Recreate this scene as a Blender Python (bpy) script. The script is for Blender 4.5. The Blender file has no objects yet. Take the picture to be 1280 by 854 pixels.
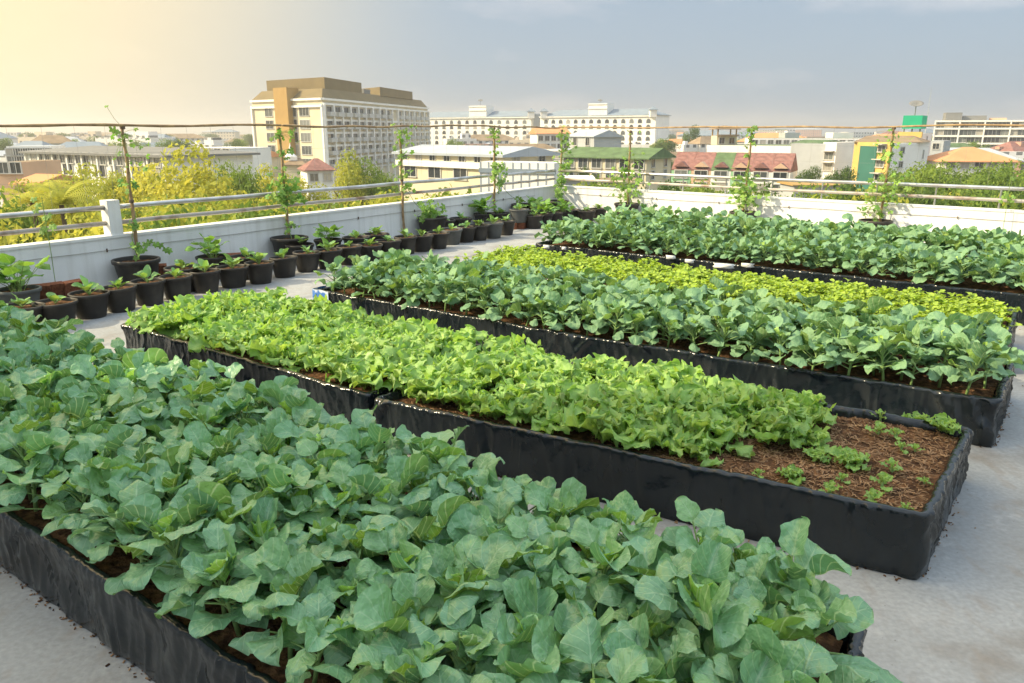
import bpy, math, random
from mathutils import Vector, Matrix, noise, Quaternion
R = math.radians
C = bpy.context.scene.collection
random.seed(7)
# ------------------------------------------------------------------ camera
F = 950.0; PIT = math.atan(264/950.0); H = 1.8
S = bpy.context.scene
cd = bpy.data.cameras.new('camera'); cam = bpy.data.objects.new('camera', cd); C.objects.link(cam)
cam.location = (0, 0, H); cam.rotation_euler = (math.pi/2-PIT, 0, 0)
cd.sensor_width = 36; cd.lens = F/1280*36; cd.clip_end = 9000; cd.clip_start = .05
S.camera = cam
S.render.resolution_x = 1024; S.render.resolution_y = 683
# ------------------------------------------------------------------ light
SUN_EL = R(33); SUN_AZ = R(-96)      # azimuth from +Y, clockwise positive
sdir = Vector((math.sin(SUN_AZ)*math.cos(SUN_EL), math.cos(SUN_AZ)*math.cos(SUN_EL), math.sin(SUN_EL)))
W = bpy.data.worlds.new('World'); S.world = W; W.use_nodes = True
nt = W.node_tree; N = nt.nodes; L = nt.links
bg = N['Background']
sky = N.new('ShaderNodeTexSky'); sky.sky_type = 'NISHITA'; sky.sun_disc = False
sky.sun_elevation = SUN_EL; sky.sun_rotation = SUN_AZ
sky.air_density = 1.0; sky.dust_density = 3.0; sky.ozone_density = 1.0
def wn(t, **k):
    n = N.new(t)
    for a, b in k.items(): setattr(n, a, b)
    return n
tc = wn('ShaderNodeTexCoord')
# thin grey cloud sheet with a few paler wisps, and the wide warm aureole of the veiled sun
nz = wn('ShaderNodeTexNoise'); nz.inputs['Scale'].default_value = 3.6; nz.inputs['Detail'].default_value = 6
mp = wn('ShaderNodeMapping'); mp.inputs['Scale'].default_value = (1, 1, 3.2); mp.inputs['Location'].default_value = (.3, .1, .6)
L.new(tc.outputs['Generated'], mp.inputs['Vector']); L.new(mp.outputs[0], nz.inputs['Vector'])
cr = wn('ShaderNodeValToRGB'); cr.color_ramp.elements[0].position = .52; cr.color_ramp.elements[1].position = .74
L.new(nz.outputs['Fac'], cr.inputs['Fac'])
sheet = wn('ShaderNodeMix', data_type='RGBA'); sheet.inputs['A'].default_value = (2.2, 2.8, 3.5, 1); sheet.inputs['B'].default_value = (4.6, 4.5, 4.7, 1)
L.new(cr.outputs['Color'], sheet.inputs['Factor'])
mx = wn('ShaderNodeMix', data_type='RGBA'); mx.inputs['Factor'].default_value = .80
L.new(sky.outputs[0], mx.inputs['A']); L.new(sheet.outputs['Result'], mx.inputs['B'])
dp = wn('ShaderNodeVectorMath', operation='DOT_PRODUCT'); dp.inputs[1].default_value = (math.sin(R(-62))*math.cos(R(24)), math.cos(R(-62))*math.cos(R(24)), math.sin(R(24)))
L.new(tc.outputs['Generated'], dp.inputs[0])
mr = wn('ShaderNodeMapRange', interpolation_type='SMOOTHERSTEP'); mr.inputs['From Min'].default_value = .46; mr.inputs['From Max'].default_value = .97
L.new(dp.outputs['Value'], mr.inputs['Value'])
gl = wn('ShaderNodeMix', data_type='RGBA'); gl.inputs['B'].default_value = (6.5, 5.3, 3.1, 1)
L.new(mr.outputs[0], gl.inputs['Factor']); L.new(mx.outputs['Result'], gl.inputs['A'])
# sky boosted and warmed overhead, out of view, to lift shaded floor and leaves
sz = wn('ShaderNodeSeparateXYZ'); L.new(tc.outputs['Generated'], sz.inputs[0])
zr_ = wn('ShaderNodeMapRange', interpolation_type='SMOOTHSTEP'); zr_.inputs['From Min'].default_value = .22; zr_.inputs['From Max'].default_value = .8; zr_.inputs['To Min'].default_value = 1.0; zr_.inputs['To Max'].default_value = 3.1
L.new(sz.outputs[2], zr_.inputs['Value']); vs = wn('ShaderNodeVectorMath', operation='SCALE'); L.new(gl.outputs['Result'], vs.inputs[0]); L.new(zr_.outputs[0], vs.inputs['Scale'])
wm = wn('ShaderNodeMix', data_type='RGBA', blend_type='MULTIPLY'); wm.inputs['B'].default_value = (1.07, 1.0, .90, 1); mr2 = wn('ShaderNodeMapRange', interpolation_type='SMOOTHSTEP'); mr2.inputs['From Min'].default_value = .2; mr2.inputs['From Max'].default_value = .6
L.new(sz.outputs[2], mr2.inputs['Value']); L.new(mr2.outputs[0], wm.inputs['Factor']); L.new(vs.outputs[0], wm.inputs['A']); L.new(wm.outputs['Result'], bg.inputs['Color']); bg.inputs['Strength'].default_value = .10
sl = bpy.data.lights.new('sun', 'SUN'); sl.energy = 3.9; sl.angle = R(1.2); sl.color = (1, .86, .60)
so = bpy.data.objects.new('sun', sl); C.objects.link(so)
so.rotation_euler = sdir.to_track_quat('Z', 'Y').to_euler()
S.view_settings.view_transform = 'Standard'; S.view_settings.look = 'None'; S.view_settings.gamma = 1
S.view_settings.exposure = .84
S.render.engine = 'CYCLES'
S.cycles.max_bounces = 6; S.cycles.transparent_max_bounces = 6

def at(px, py, z=0.0, Y=None):
    u = (px-640)/F; v = (427-py)/F
    d = (u, math.cos(PIT)+v*math.sin(PIT), -math.sin(PIT)+v*math.cos(PIT))
    t = Y/d[1] if Y is not None else (z-H)/d[2]
    return Vector((d[0]*t, d[1]*t, H+d[2]*t))
def pr(p):
    Z = p[2]-H; f = p[1]*math.cos(PIT)-Z*math.sin(PIT); up = p[1]*math.sin(PIT)+Z*math.cos(PIT)
    if f < .05: return (-9999, -9999)
    return (640+F*p[0]/f, 427-F*up/f)

# ------------------------------------------------------------------ materials
def mat(name, col, rough=.6, var=.0, scale=5.0, col2=None, bump=0.0, bscale=40.0, spec=.4, metal=0.0, coat=0.0, trans=0.0, thr=(.35, .65), coords='Object', detail=5.0):
    m = bpy.data.materials.new(name); m.use_nodes = True
    n = m.node_tree.nodes; l = m.node_tree.links; b = n['Principled BSDF']
    b.inputs['Roughness'].default_value = rough; b.inputs['Metallic'].default_value = metal
    b.inputs['Specular IOR Level'].default_value = spec; b.inputs['Coat Weight'].default_value = coat
    b.inputs['Base Color'].default_value = (*col, 1)
    t = n.new('ShaderNodeTexCoord')
    if col2 is None and var: col2 = tuple(max(0, c*(1-var)) for c in col)
    if col2 is not None:
        z = n.new('ShaderNodeTexNoise'); z.inputs['Scale'].default_value = scale; z.inputs['Detail'].default_value = detail
        l.new(t.outputs[coords], z.inputs['Vector'])
        r = n.new('ShaderNodeValToRGB'); r.color_ramp.elements[0].position = thr[0]; r.color_ramp.elements[1].position = thr[1]
        r.color_ramp.elements[0].color = (*col, 1); r.color_ramp.elements[1].color = (*col2, 1)
        l.new(z.outputs['Fac'], r.inputs['Fac']); l.new(r.outputs[0], b.inputs['Base Color'])
    if bump:
        z2 = n.new('ShaderNodeTexNoise'); z2.inputs['Scale'].default_value = bscale; z2.inputs['Detail'].default_value = 4
        l.new(t.outputs[coords], z2.inputs['Vector'])
        bp = n.new('ShaderNodeBump'); bp.inputs['Strength'].default_value = bump; bp.inputs['Distance'].default_value = .02
        l.new(z2.outputs['Fac'], bp.inputs['Height']); l.new(bp.outputs[0], b.inputs['Normal'])
    return m

def leaf_mat(name, col, young, vein, rough=.5, trans=.25, nveins=6.0, vw=.045, spec=.35, bumps=.5, under=None):
    """leaf: colour by plant and leaf age (attribute tint), pale midrib and side veins by UV, light passing through"""
    m = bpy.data.materials.new(name); m.use_nodes = True
    n = m.node_tree.nodes; l = m.node_tree.links; b = n['Principled BSDF']; out = n['Material Output']
    def M(op, a, c=None, clamp=False):
        x = n.new('ShaderNodeMath'); x.operation = op; x.use_clamp = clamp
        for i, v in enumerate((a, c)):
            if v is None: continue
            if isinstance(v, (int, float)): x.inputs[i].default_value = v
            else: l.new(v, x.inputs[i])
        return x.outputs[0]
    uv = n.new('ShaderNodeUVMap'); uv.uv_map = 'UVMap'
    sp = n.new('ShaderNodeSeparateXYZ'); l.new(uv.outputs[0], sp.inputs[0])
    au = M('ABSOLUTE', M('SUBTRACT', sp.outputs[0], .5))           # 0 midrib .. .5 edge
    mid = M('SUBTRACT', 1.0, M('DIVIDE', au, M('MULTIPLY_ADD' if False else 'SUBTRACT', vw+.012, M('MULTIPLY', sp.outputs[1], vw))), True)
    fr = M('FRACT', M('MULTIPLY', M('SUBTRACT', sp.outputs[1], M('MULTIPLY', au, .8)), nveins))
    sv = M('SUBTRACT', 1.0, M('DIVIDE', M('ABSOLUTE', M('SUBTRACT', fr, .5)), .10), True)
    vm = M('MAXIMUM', mid, M('MULTIPLY', sv, .7))
    at_ = n.new('ShaderNodeAttribute'); at_.attribute_name = 'tint'
    sc = n.new('ShaderNodeSeparateColor'); l.new(at_.outputs['Color'], sc.inputs[0])
    oi = n.new('ShaderNodeObjectInfo')
    c1 = n.new('ShaderNodeMix'); c1.data_type = 'RGBA'; c1.inputs['A'].default_value = (*col, 1); c1.inputs['B'].default_value = (*young, 1)
    l.new(M('ADD', sc.outputs[0], M('MULTIPLY', M('SUBTRACT', oi.outputs['Random'], .5), .25), True), c1.inputs['Factor'])
    hs = n.new('ShaderNodeHueSaturation'); l.new(c1.outputs['Result'], hs.inputs['Color'])
    nz = n.new('ShaderNodeTexNoise'); nz.inputs['Scale'].default_value = 34; tcn = n.new('ShaderNodeTexCoord'); l.new(tcn.outputs['Object'], nz.inputs['Vector'])
    l.new(M('ADD', M('MULTIPLY', sc.outputs[1], .70), M('ADD', .46, M('MULTIPLY', nz.outputs['Fac'], .4))), hs.inputs['Value'])
    c2 = n.new('ShaderNodeMix'); c2.data_type = 'RGBA'; c2.inputs['B'].default_value = (*vein, 1)
    l.new(M('MULTIPLY', vm, .85), c2.inputs['Factor']); l.new(hs.outputs[0], c2.inputs['A'])
    # paler dull underside
    geo = n.new('ShaderNodeNewGeometry'); c3 = n.new('ShaderNodeMix'); c3.data_type = 'RGBA'
    u_ = under or tuple(c*1.25+.02 for c in col)
    c3.inputs['B'].default_value = (*u_, 1); l.new(M('MULTIPLY', geo.outputs['Backfacing'], .7), c3.inputs['Factor']); l.new(c2.outputs['Result'], c3.inputs['A'])
    l.new(c3.outputs['Result'], b.inputs['Base Color'])
    b.inputs['Roughness'].default_value = rough; b.inputs['Specular IOR Level'].default_value = spec
    bp = n.new('ShaderNodeBump'); bp.inputs['Strength'].default_value = bumps; bp.inputs['Distance'].default_value = .02
    l.new(M('SUBTRACT', nz.outputs['Fac'], M('MULTIPLY', vm, .10)), bp.inputs['Height']); l.new(bp.outputs[0], b.inputs['Normal'])
    tr = n.new('ShaderNodeBsdfTranslucent')
    tcx = n.new('ShaderNodeMix'); tcx.data_type = 'RGBA'; tcx.blend_type = 'MULTIPLY'; tcx.inputs['Factor'].default_value = 1
    tcx.inputs['B'].default_value = (1.45, 1.55, .75, 1); l.new(c3.outputs['Result'], tcx.inputs['A']); l.new(tcx.outputs['Result'], tr.inputs['Color'])
    ms = n.new('ShaderNodeMixShader'); ms.inputs[0].default_value = trans
    l.new(b.outputs[0], ms.inputs[1]); l.new(tr.outputs[0], ms.inputs[2]); l.new(ms.outputs[0], out.inputs['Surface'])
    return m

M_ = {}
M_['kale'] = leaf_mat('kale_leaf', (.138, .290, .152), (.32, .50, .08), (.66, .78, .48), rough=.38, trans=.2, bumps=.6, spec=.6, nveins=4.5, vw=.055)
M_['kale_far'] = leaf_mat('kale_leaf_sage', (.135, .255, .135), (.29, .43, .09), (.50, .58, .34), rough=.6, trans=.2, bumps=.6, spec=.3, nveins=4.5, vw=.055)
M_['kale_stem'] = mat('kale_stem', (.24, .38, .12), .5, var=.3, scale=30)
M_['lettuce'] = leaf_mat('lettuce_leaf', (.195, .345, .08), (.39, .50, .14), (.50, .62, .28), rough=.42, trans=.32, nveins=5, vw=.04)
M_['celery'] = leaf_mat('celery_leaf', (.25, .36, .035), (.44, .52, .06), (.40, .52, .14), rough=.5, trans=.3)
M_['vine'] = leaf_mat('vine_leaf', (.12, .26, .05), (.32, .46, .09), (.30, .42, .15), rough=.55, trans=.3)
M_['seedling'] = leaf_mat('seedling_leaf', (.12, .26, .09), (.30, .42, .10), (.35, .45, .2), rough=.5, trans=.25)
M_['stem'] = mat('green_stem', (.22, .33, .08), .6, var=.3, scale=20)
M_['liner'] = mat('black_plastic_liner', (.006, .010, .013), .19, col2=(.016, .020, .022), scale=2.5, bump=.35, bscale=9, spec=.48)
M_['soil'] = mat('bark_mulch', (.20, .105, .052), .95, col2=(.06, .032, .018), scale=26, bump=1.0, bscale=70, spec=.1, thr=(.35, .6), detail=8)
M_['chip'] = mat('bark_chip', (.40, .25, .13), .9, col2=(.20, .11, .055), scale=12)
M_['pot'] = mat('black_pot_plastic', (.024, .021, .018), .5, col2=(.075, .066, .054), scale=5, spec=.4, thr=(.45, .75))
M_['pot_grey'] = mat('grey_pot_plastic', (.11, .115, .11), .6, var=.3, scale=8)
M_['bamboo'] = mat('bamboo', (.40, .27, .13), .6, col2=(.22, .14, .07), scale=9)
M_['rope'] = mat('rope', (.14, .10, .07), .9)
M_['steel'] = mat('galvanised_rail', (.60, .61, .61), .3, col2=(.40, .38, .35), scale=4, metal=.75)
M_['rust_rail'] = mat('dull_rail', (.42, .39, .35), .5, col2=(.22, .14, .09), scale=5, thr=(.5, .72), metal=.3)
M_['wire'] = mat('string', (.35, .33, .30), .8)
M_['blue'] = mat('blue_sheet', (.05, .16, .48), .45, col2=(.55, .62, .72), scale=14, thr=(.5, .6))
M_['foam'] = mat('white_foam', (.75, .75, .72), .8, var=.15)
M_['brick'] = mat('red_brick', (.22, .075, .035), .9, var=.5, scale=30, bump=.5)

def wall_paint():
    m = bpy.data.materials.new('white_wall_paint'); m.use_nodes = True
    n = m.node_tree.nodes; l = m.node_tree.links; b = n['Principled BSDF']; b.inputs['Roughness'].default_value = .75; b.inputs['Specular IOR Level'].default_value = .2
    t = n.new('ShaderNodeTexCoord')
    a = n.new('ShaderNodeTexNoise'); a.inputs['Scale'].default_value = 1.7; a.inputs['Detail'].default_value = 8; l.new(t.outputs['Object'], a.inputs['Vector'])
    mp = n.new('ShaderNodeMapping'); mp.inputs['Scale'].default_value = (9, 9, .7); l.new(t.outputs['Object'], mp.inputs['Vector'])
    s = n.new('ShaderNodeTexNoise'); s.inputs['Scale'].default_value = 1.0; s.inputs['Detail'].default_value = 6; l.new(mp.outputs[0], s.inputs['Vector'])
    r = n.new('ShaderNodeValToRGB'); r.color_ramp.elements[0].position = .5; r.color_ramp.elements[1].position = .75
    l.new(s.outputs['Fac'], r.inputs['Fac'])
    r2 = n.new('ShaderNodeValToRGB'); r2.color_ramp.elements[0].position = .3; r2.color_ramp.elements[1].position = .7
    r2.color_ramp.elements[0].color = (.80, .80, .77, 1); r2.color_ramp.elements[1].color = (.70, .70, .68, 1); l.new(a.outputs['Fac'], r2.inputs['Fac'])
    x = n.new('ShaderNodeMix'); x.data_type = 'RGBA'; x.inputs['B'].default_value = (.47, .45, .39, 1)
    q = n.new('ShaderNodeMath'); q.operation = 'MULTIPLY'; q.inputs[1].default_value = .45; l.new(r.outputs[0], q.inputs[0])
    l.new(q.outputs[0], x.inputs['Factor']); l.new(r2.outputs[0], x.inputs['A']); l.new(x.outputs['Result'], b.inputs['Base Color'])
    bp = n.new('ShaderNodeBump'); bp.inputs['Strength'].default_value = .15; bp.inputs['Distance'].default_value = .01; l.new(a.outputs['Fac'], bp.inputs['Height']); l.new(bp.outputs[0], b.inputs['Normal'])
    return m
M_['wall'] = wall_paint()
def concrete():
    m = bpy.data.materials.new('weathered_concrete'); m.use_nodes = True
    n = m.node_tree.nodes; l = m.node_tree.links; b = n['Principled BSDF']; b.inputs['Roughness'].default_value = .85; b.inputs['Specular IOR Level'].default_value = .25
    t = n.new('ShaderNodeTexCoord')
    def nzz(sc, det, rot=0, stretch=1):
        mp = n.new('ShaderNodeMapping'); mp.inputs['Rotation'].default_value = (0, 0, rot); mp.inputs['Scale'].default_value = (1, stretch, 1); l.new(t.outputs['Object'], mp.inputs['Vector'])
        z = n.new('ShaderNodeTexNoise'); z.inputs['Scale'].default_value = sc; z.inputs['Detail'].default_value = det; l.new(mp.outputs[0], z.inputs['Vector']); return z.outputs['Fac']
    def ramp(f, a, c, ca, cb):
        r = n.new('ShaderNodeValToRGB'); r.color_ramp.elements[0].position = a; r.color_ramp.elements[1].position = c
        r.color_ramp.elements[0].color = (*ca, 1); r.color_ramp.elements[1].color = (*cb, 1); l.new(f, r.inputs['Fac']); return r.outputs[0]
    def mix(f, A, B, k=1.0):
        x = n.new('ShaderNodeMix'); x.data_type = 'RGBA'
        q = n.new('ShaderNodeMath'); q.operation = 'MULTIPLY'; q.inputs[1].default_value = k; l.new(f, q.inputs[0]); l.new(q.outputs[0], x.inputs['Factor'])
        l.new(A, x.inputs['A'])
        if isinstance(B, tuple): x.inputs['B'].default_value = (*B, 1)
        else: l.new(B, x.inputs['B'])
        return x.outputs['Result']
    base = ramp(nzz(1.1, 10), .32, .68, (.275, .285, .285), (.42, .43, .425))
    st = ramp(nzz(2.4, 9), .54, .70, (0, 0, 0), (1, 1, 1))
    c = mix(st, base, (.20, .16, .12), .6)
    dark = ramp(nzz(.8, 10, .6, .35), .56, .66, (0, 0, 0), (1, 1, 1)); c = mix(dark, c, (.13, .125, .115), .55)
    pale = ramp(nzz(5, 8), .6, .66, (0, 0, 0), (1, 1, 1)); c = mix(pale, c, (.45, .45, .44), .35)
    gr = ramp(nzz(45, 6), .35, .7, (1, 1, 1), (0, 0, 0)); c = mix(gr, c, (.16, .16, .155), .35)
    st2 = ramp(nzz(9, 9, .4, .5), .55, .72, (0, 0, 0), (1, 1, 1)); c = mix(st2, c, (.24, .19, .14), .4)
    v = n.new('ShaderNodeTexVoronoi'); v.inputs['Scale'].default_value = 16; l.new(t.outputs['Object'], v.inputs['Vector'])
    sp = ramp(v.outputs['Distance'], .025, .05, (1, 1, 1), (0, 0, 0)); c = mix(sp, c, (.08, .06, .05), .8)
    l.new(c, b.inputs['Base Color'])
    bp = n.new('ShaderNodeBump'); bp.inputs['Strength'].default_value = .35; bp.inputs['Distance'].default_value = .01; l.new(nzz(30, 8), bp.inputs['Height']); l.new(bp.outputs[0], b.inputs['Normal'])
    return m
M_['concrete'] = concrete()

# ------------------------------------------------------------------ mesh builder and object helpers
class MB:
    def __init__(s): s.v = []; s.f = []; s.m = []; s.uv = []; s.t = []
    def vert(s, p, uv=(.3, .3), t=(0, .5)):
        s.v.append((p[0], p[1], p[2])); s.uv.append(uv); s.t.append(t); return len(s.v)-1
    def face(s, idx, m=0): s.f.append(tuple(idx)); s.m.append(m)
    def box(s, c, d, m=0, rz=0.0, ax=None):
        c = Vector(c); q = Matrix.Rotation(rz, 3, 'Z') if ax is None else ax
        ids = []
        for z in (-1, 1):
            for x, y in ((-1, -1), (1, -1), (1, 1), (-1, 1)):
                ids.append(s.vert(c+q @ Vector((x*d[0]/2, y*d[1]/2, z*d[2]/2))))
        a = ids
        for f in ((a[3], a[2], a[1], a[0]), (a[4], a[5], a[6], a[7]), (a[0], a[1], a[5], a[4]), (a[1], a[2], a[6], a[5]), (a[2], a[3], a[7], a[6]), (a[3], a[0], a[4], a[7])): s.face(f, m)
    def prism(s, poly, z0, z1, m=0, mt=None):
        n = len(poly); a = [s.vert((p[0], p[1], z0)) for p in poly]; b = [s.vert((p[0], p[1], z1)) for p in poly]
        ar = sum(poly[i][0]*poly[(i+1) % n][1]-poly[(i+1) % n][0]*poly[i][1] for i in range(n))
        for i in range(n):
            j = (i+1) % n; f = (a[i], a[j], b[j], b[i]); s.face(f if ar > 0 else f[::-1], m)
        s.face(b if ar > 0 else b[::-1], m if mt is None else mt); s.face(a[::-1] if ar > 0 else a, m)
    def tube(s, pts, rad, seg=6, m=0, t=(0, .5), caps=True):
        pts = [Vector(p) for p in pts]; rings = []
        rad = rad if isinstance(rad, (list, tuple)) else [rad]*len(pts)
        prev = None
        for i, p in enumerate(pts):
            T = (pts[min(i+1, len(pts)-1)]-pts[max(i-1, 0)])
            if T.length < 1e-9: T = Vector((0, 0, 1))
            T.normalize()
            if prev is None: a = T.orthogonal().normalized()
            else:
                a = prev-T*prev.dot(T)
                a = a.normalized() if a.length > 1e-6 else T.orthogonal().normalized()
            prev = a; b = T.cross(a)
            rings.append([s.vert(p+(a*math.cos(k*2*math.pi/seg)+b*math.sin(k*2*math.pi/seg))*rad[i], t=t) for k in range(seg)])
        for i in range(len(rings)-1):
            for k in range(seg):
                s.face((rings[i][k], rings[i][(k+1) % seg], rings[i+1][(k+1) % seg], rings[i+1][k]), m)
        if caps: s.face(rings[0][::-1], m); s.face(rings[-1], m)
    def lathe(s, prof, seg=24, c=(0, 0, 0), m=0):
        rings = []
        for r, z in prof:
            rings.append([s.vert((c[0]+r*math.cos(k*2*math.pi/seg), c[1]+r*math.sin(k*2*math.pi/seg), c[2]+z)) for k in range(seg)])
        for i in range(len(rings)-1):
            for k in range(seg): s.face((rings[i][k], rings[i][(k+1) % seg], rings[i+1][(k+1) % seg], rings[i+1][k]), m)
    def add(s, o, mtx):
        b = len(s.v)
        for p, u, t in zip(o.v, o.uv, o.t):
            q = mtx @ Vector(p); s.v.append((q[0], q[1], q[2])); s.uv.append(u); s.t.append(t)
        for f, m in zip(o.f, o.m): s.f.append(tuple(i+b for i in f)); s.m.append(m)
    def mesh(s, name, mats, smooth=False):
        me = bpy.data.meshes.new(name); me.from_pydata(s.v, [], s.f)
        for m in (mats if isinstance(mats, (list, tuple)) else [mats]): me.materials.append(m)
        me.polygons.foreach_set('material_index', s.m)
        if smooth: me.polygons.foreach_set('use_smooth', [True]*len(s.f))
        ul = me.uv_layers.new(name='UVMap'); lv = [0]*len(me.loops); me.loops.foreach_get('vertex_index', lv)
        fl = []
        for i in lv: fl.extend(s.uv[i])
        ul.data.foreach_set('uv', fl)
        ca = me.color_attributes.new('tint', 'FLOAT_COLOR', 'POINT'); fl = []
        for t in s.t: fl.extend((t[0], t[1], 0, 1))
        ca.data.foreach_set('color', fl)
        me.update(); return me
    def obj(s, name, mats, parent=None, smooth=False, loc=(0, 0, 0)):
        o = bpy.data.objects.new(name, s.mesh(name, mats, smooth)); C.objects.link(o); o.location = loc
        if parent: o.parent = parent
        return o
def empty(name, loc=(0, 0, 0), rz=0.0):
    o = bpy.data.objects.new(name, None); C.objects.link(o); o.location = loc; o.rotation_euler = (0, 0, rz); o.empty_display_size = .1; return o
def tag(o, label, cat, group=None):
    o['label'] = label; o['category'] = cat
    if group: o['group'] = group
    return o
def struct(o): o['kind'] = 'structure'; return o
def part(name, me, parent, loc=(0, 0, 0), rz=0.0):
    o = bpy.data.objects.new(name, me); C.objects.link(o); o.parent = parent; o.location = loc; o.rotation_euler = (0, 0, rz); return o
def dup(src, loc, rz, sc=1.0, tilt=(0, 0)):
    r = src.copy(); C.objects.link(r); r.location = loc; r.rotation_euler = (tilt[0], tilt[1], rz); r.scale = (sc, sc, sc)
    for ch in src.children:
        c = ch.copy(); C.objects.link(c); c.parent = r
        for g in ch.children:
            d = g.copy(); C.objects.link(d); d.parent = c
    return r
def lerp(a, b, t): return a+(b-a)*t
ONES = ['', 'first', 'second', 'third', 'fourth', 'fifth', 'sixth', 'seventh', 'eighth', 'ninth', 'tenth', 'eleventh', 'twelfth', 'thirteenth', 'fourteenth', 'fifteenth', 'sixteenth', 'seventeenth', 'eighteenth', 'nineteenth']
TENS = {2: ('twenty', 'twentieth'), 3: ('thirty', 'thirtieth'), 4: ('forty', 'fortieth'), 5: ('fifty', 'fiftieth'), 6: ('sixty', 'sixtieth'), 7: ('seventy', 'seventieth')}
def nth(n):
    if n < 20: return ONES[n]
    a, b = divmod(n, 10); return TENS[a][1] if b == 0 else TENS[a][0]+'-'+ONES[b]

# ------------------------------------------------------------------ roof deck and ground
GZ = -15.0
WH = .62; K_ = 1.18
WL0 = Vector((-8.9, .12))*K_; WC = Vector((.84, 14.62))*K_; WR1 = Vector((15.0, 2.95))*K_      # parapet inner line: left, corner, right
dl = (WC-WL0).normalized(); nl = Vector((dl.y, -dl.x))          # left wall direction, inward normal
dr = (WR1-WC).normalized(); nr = Vector((-dr.y, dr.x))*-1      # right wall, inward
if nr.dot(Vector((-1, -1))) < 0: nr = -nr
deck = MB()
far = [WL0-nl*.2-dl*6, WC-nl*.2-nr*.2, WR1-nr*.2+dr*2, Vector((12, -9)), Vector((-8, -11))]
deck.prism(far, GZ, 0.0)
struct(deck.obj('roof_deck', M_['concrete']))
gm = mat('city_ground', (.10, .12, .05), .95, col2=(.28, .26, .23), scale=.02, thr=(.42, .6), detail=8)
g = MB(); q = 3600
ids = [g.vert(p) for p in ((-q, -q, GZ-.02), (q, -q, GZ-.02), (q, q, GZ-.02), (-q, q, GZ-.02))]; g.face(ids)
struct(g.obj('ground', gm))

# ------------------------------------------------------------------ parapets, posts and rails
def parapet(name, a, b, nin, label):
    root = empty(name, (0, 0, 0)); tag(root, label, 'wall')
    d = (b-a); Ln = d.length; d.normalize(); ang = math.atan2(d.y, d.x)
    mid = (a+b)/2 - nin*.08
    w = MB(); w.box((mid.x, mid.y, (WH-.03)/2), (Ln, .16, WH-.03), 0, ang); w.obj('wall_face', M_['wall'], root)
    c = MB(); c.box((mid.x, mid.y, WH-.015), (Ln+.02, .185, .03), 0, ang)
    c.obj('coping', M_['wall'], root)
    # conduit clipped along the wall
    s = MB(); n = int(Ln/.5)
    pts = [Vector(((a+d*(i*.5)).x+nin.x*.012, (a+d*(i*.5)).y+nin.y*.012, .46+.004*math.sin(i*1.7))) for i in range(n)]
    s.tube(pts, .004, 5); s.obj('cable', M_['wire'], root)
    k = MB()
    for i in range(1, int(Ln/1.35)):
        p = a+d*(i*1.35)+nin*.014
        k.box((p.x, p.y, .46), (.012, .015, .04), 0, ang)
    k.obj('cable_clips', M_['rope'], root)
    return root
parapet('parapet_wall', WL0-dl*5.8, WC-dl*.002, nl, 'long white parapet wall in shade behind the rows of black pots')
parapet('parapet_wall', WC-nl*.17, WR1, nr, 'sunlit white parapet wall behind the far kale beds')
def rails(a, b, nin, spans, posts, label, steelposts=False, mats=('steel', 'rust_rail')):
    root = empty('railing', (a.x, a.y, WH)); tag(root, label, 'railing', 'metal railings on the parapet')
    d = (b-a).normalized(); o = Vector((a.x, a.y, WH))
    for (s0, s1) in spans:
        for z, mm, r in ((.935, mats[0], .030), (.755, mats[1], .028)):
            m = MB(); p0 = a+d*s0-nin*.08; p1 = a+d*s1-nin*.08; n = 24
            m.tube([Vector((lerp(p0.x, p1.x, i/n), lerp(p0.y, p1.y, i/n), z+.004*math.sin(i*.9)))-o for i in range(n+1)], r, 10)
            m.obj('rail', M_[mm], root, True)
    for s in posts:
        p = a+d*s-nin*.08; m = MB()
        if steelposts: m.tube([Vector((p.x, p.y, WH-.01))-o, Vector((p.x, p.y, .92))-o], .014, 8)
        else: m.box((p.x-o.x, p.y-o.y, .82-WH), (.15, .15, .4), 0, math.atan2(d.y, d.x))
        m.obj('post', M_['steel' if steelposts else 'wall'], root)
    return root
def along(px, py, z, a, d): return (Vector(at(px, py, z)[:2])-a).dot(d)
sp1 = along(134, 292, WH, WL0, dl); sp2 = along(613, 239, WH, WL0, dl); LT = (WC-WL0).length
rails(WL0, WC, nl, [(-5, sp1-.08)], [sp1-4.8], 'short railing left of the white concrete post on the left parapet')
rails(WL0, WC, nl, [(sp1+.08, sp2-.08), (sp2+.08, LT+.05)], [sp1, sp2], 'long double railing with white posts on the left parapet')
RT = (WR1-WC).length
rails(WC, WR1, nr, [(0, RT)], [0.02, 2.3]+[3.05+i*.9 for i in range(14)], 'double steel railing with thin posts on the right parapet', True)

# ------------------------------------------------------------------ unseen block added beside the garden to shade the near beds
SH = WL0+dl*((3.05-WL0.y)/dl.y)
sh = empty('shade_block', (SH.x, SH.y, 0)); tag(sh, 'unseen tall white block with a low wing, added to shade the near beds', 'building')
def shp(a, b):
    p = nl*a-dl*b; return (p.x, p.y)
w = MB(); w.prism([shp(0, 0), shp(0, 8), shp(3.2, 8), shp(3.2, 3.0), shp(1.4, 0)], 0, 9.0); w.obj('wall', M_['wall'], sh)
w = MB(); w.prism([shp(-.1, -.05), shp(-.1, 8.1), shp(3.4, 8.1), shp(3.4, 2.9), shp(1.45, -.05)], 9.0, 9.15); w.obj('roof', M_['concrete'], sh)
w = MB(); w.prism([shp(0, .3), shp(1.35, .3), shp(1.35, -2.45), shp(0, -2.45)], 0, 3.3); w.obj('wing', M_['wall'], sh)  # low wing shaped so its shade covers the left of the nearest bed
w = MB(); p = shp(3.22, 5.0); w.box((p[0], p[1], 1.02), (.9, .05, 2.04), 0, math.atan2(dl.y, dl.x)); w.obj('door', M_['pot_grey'], sh)

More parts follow.
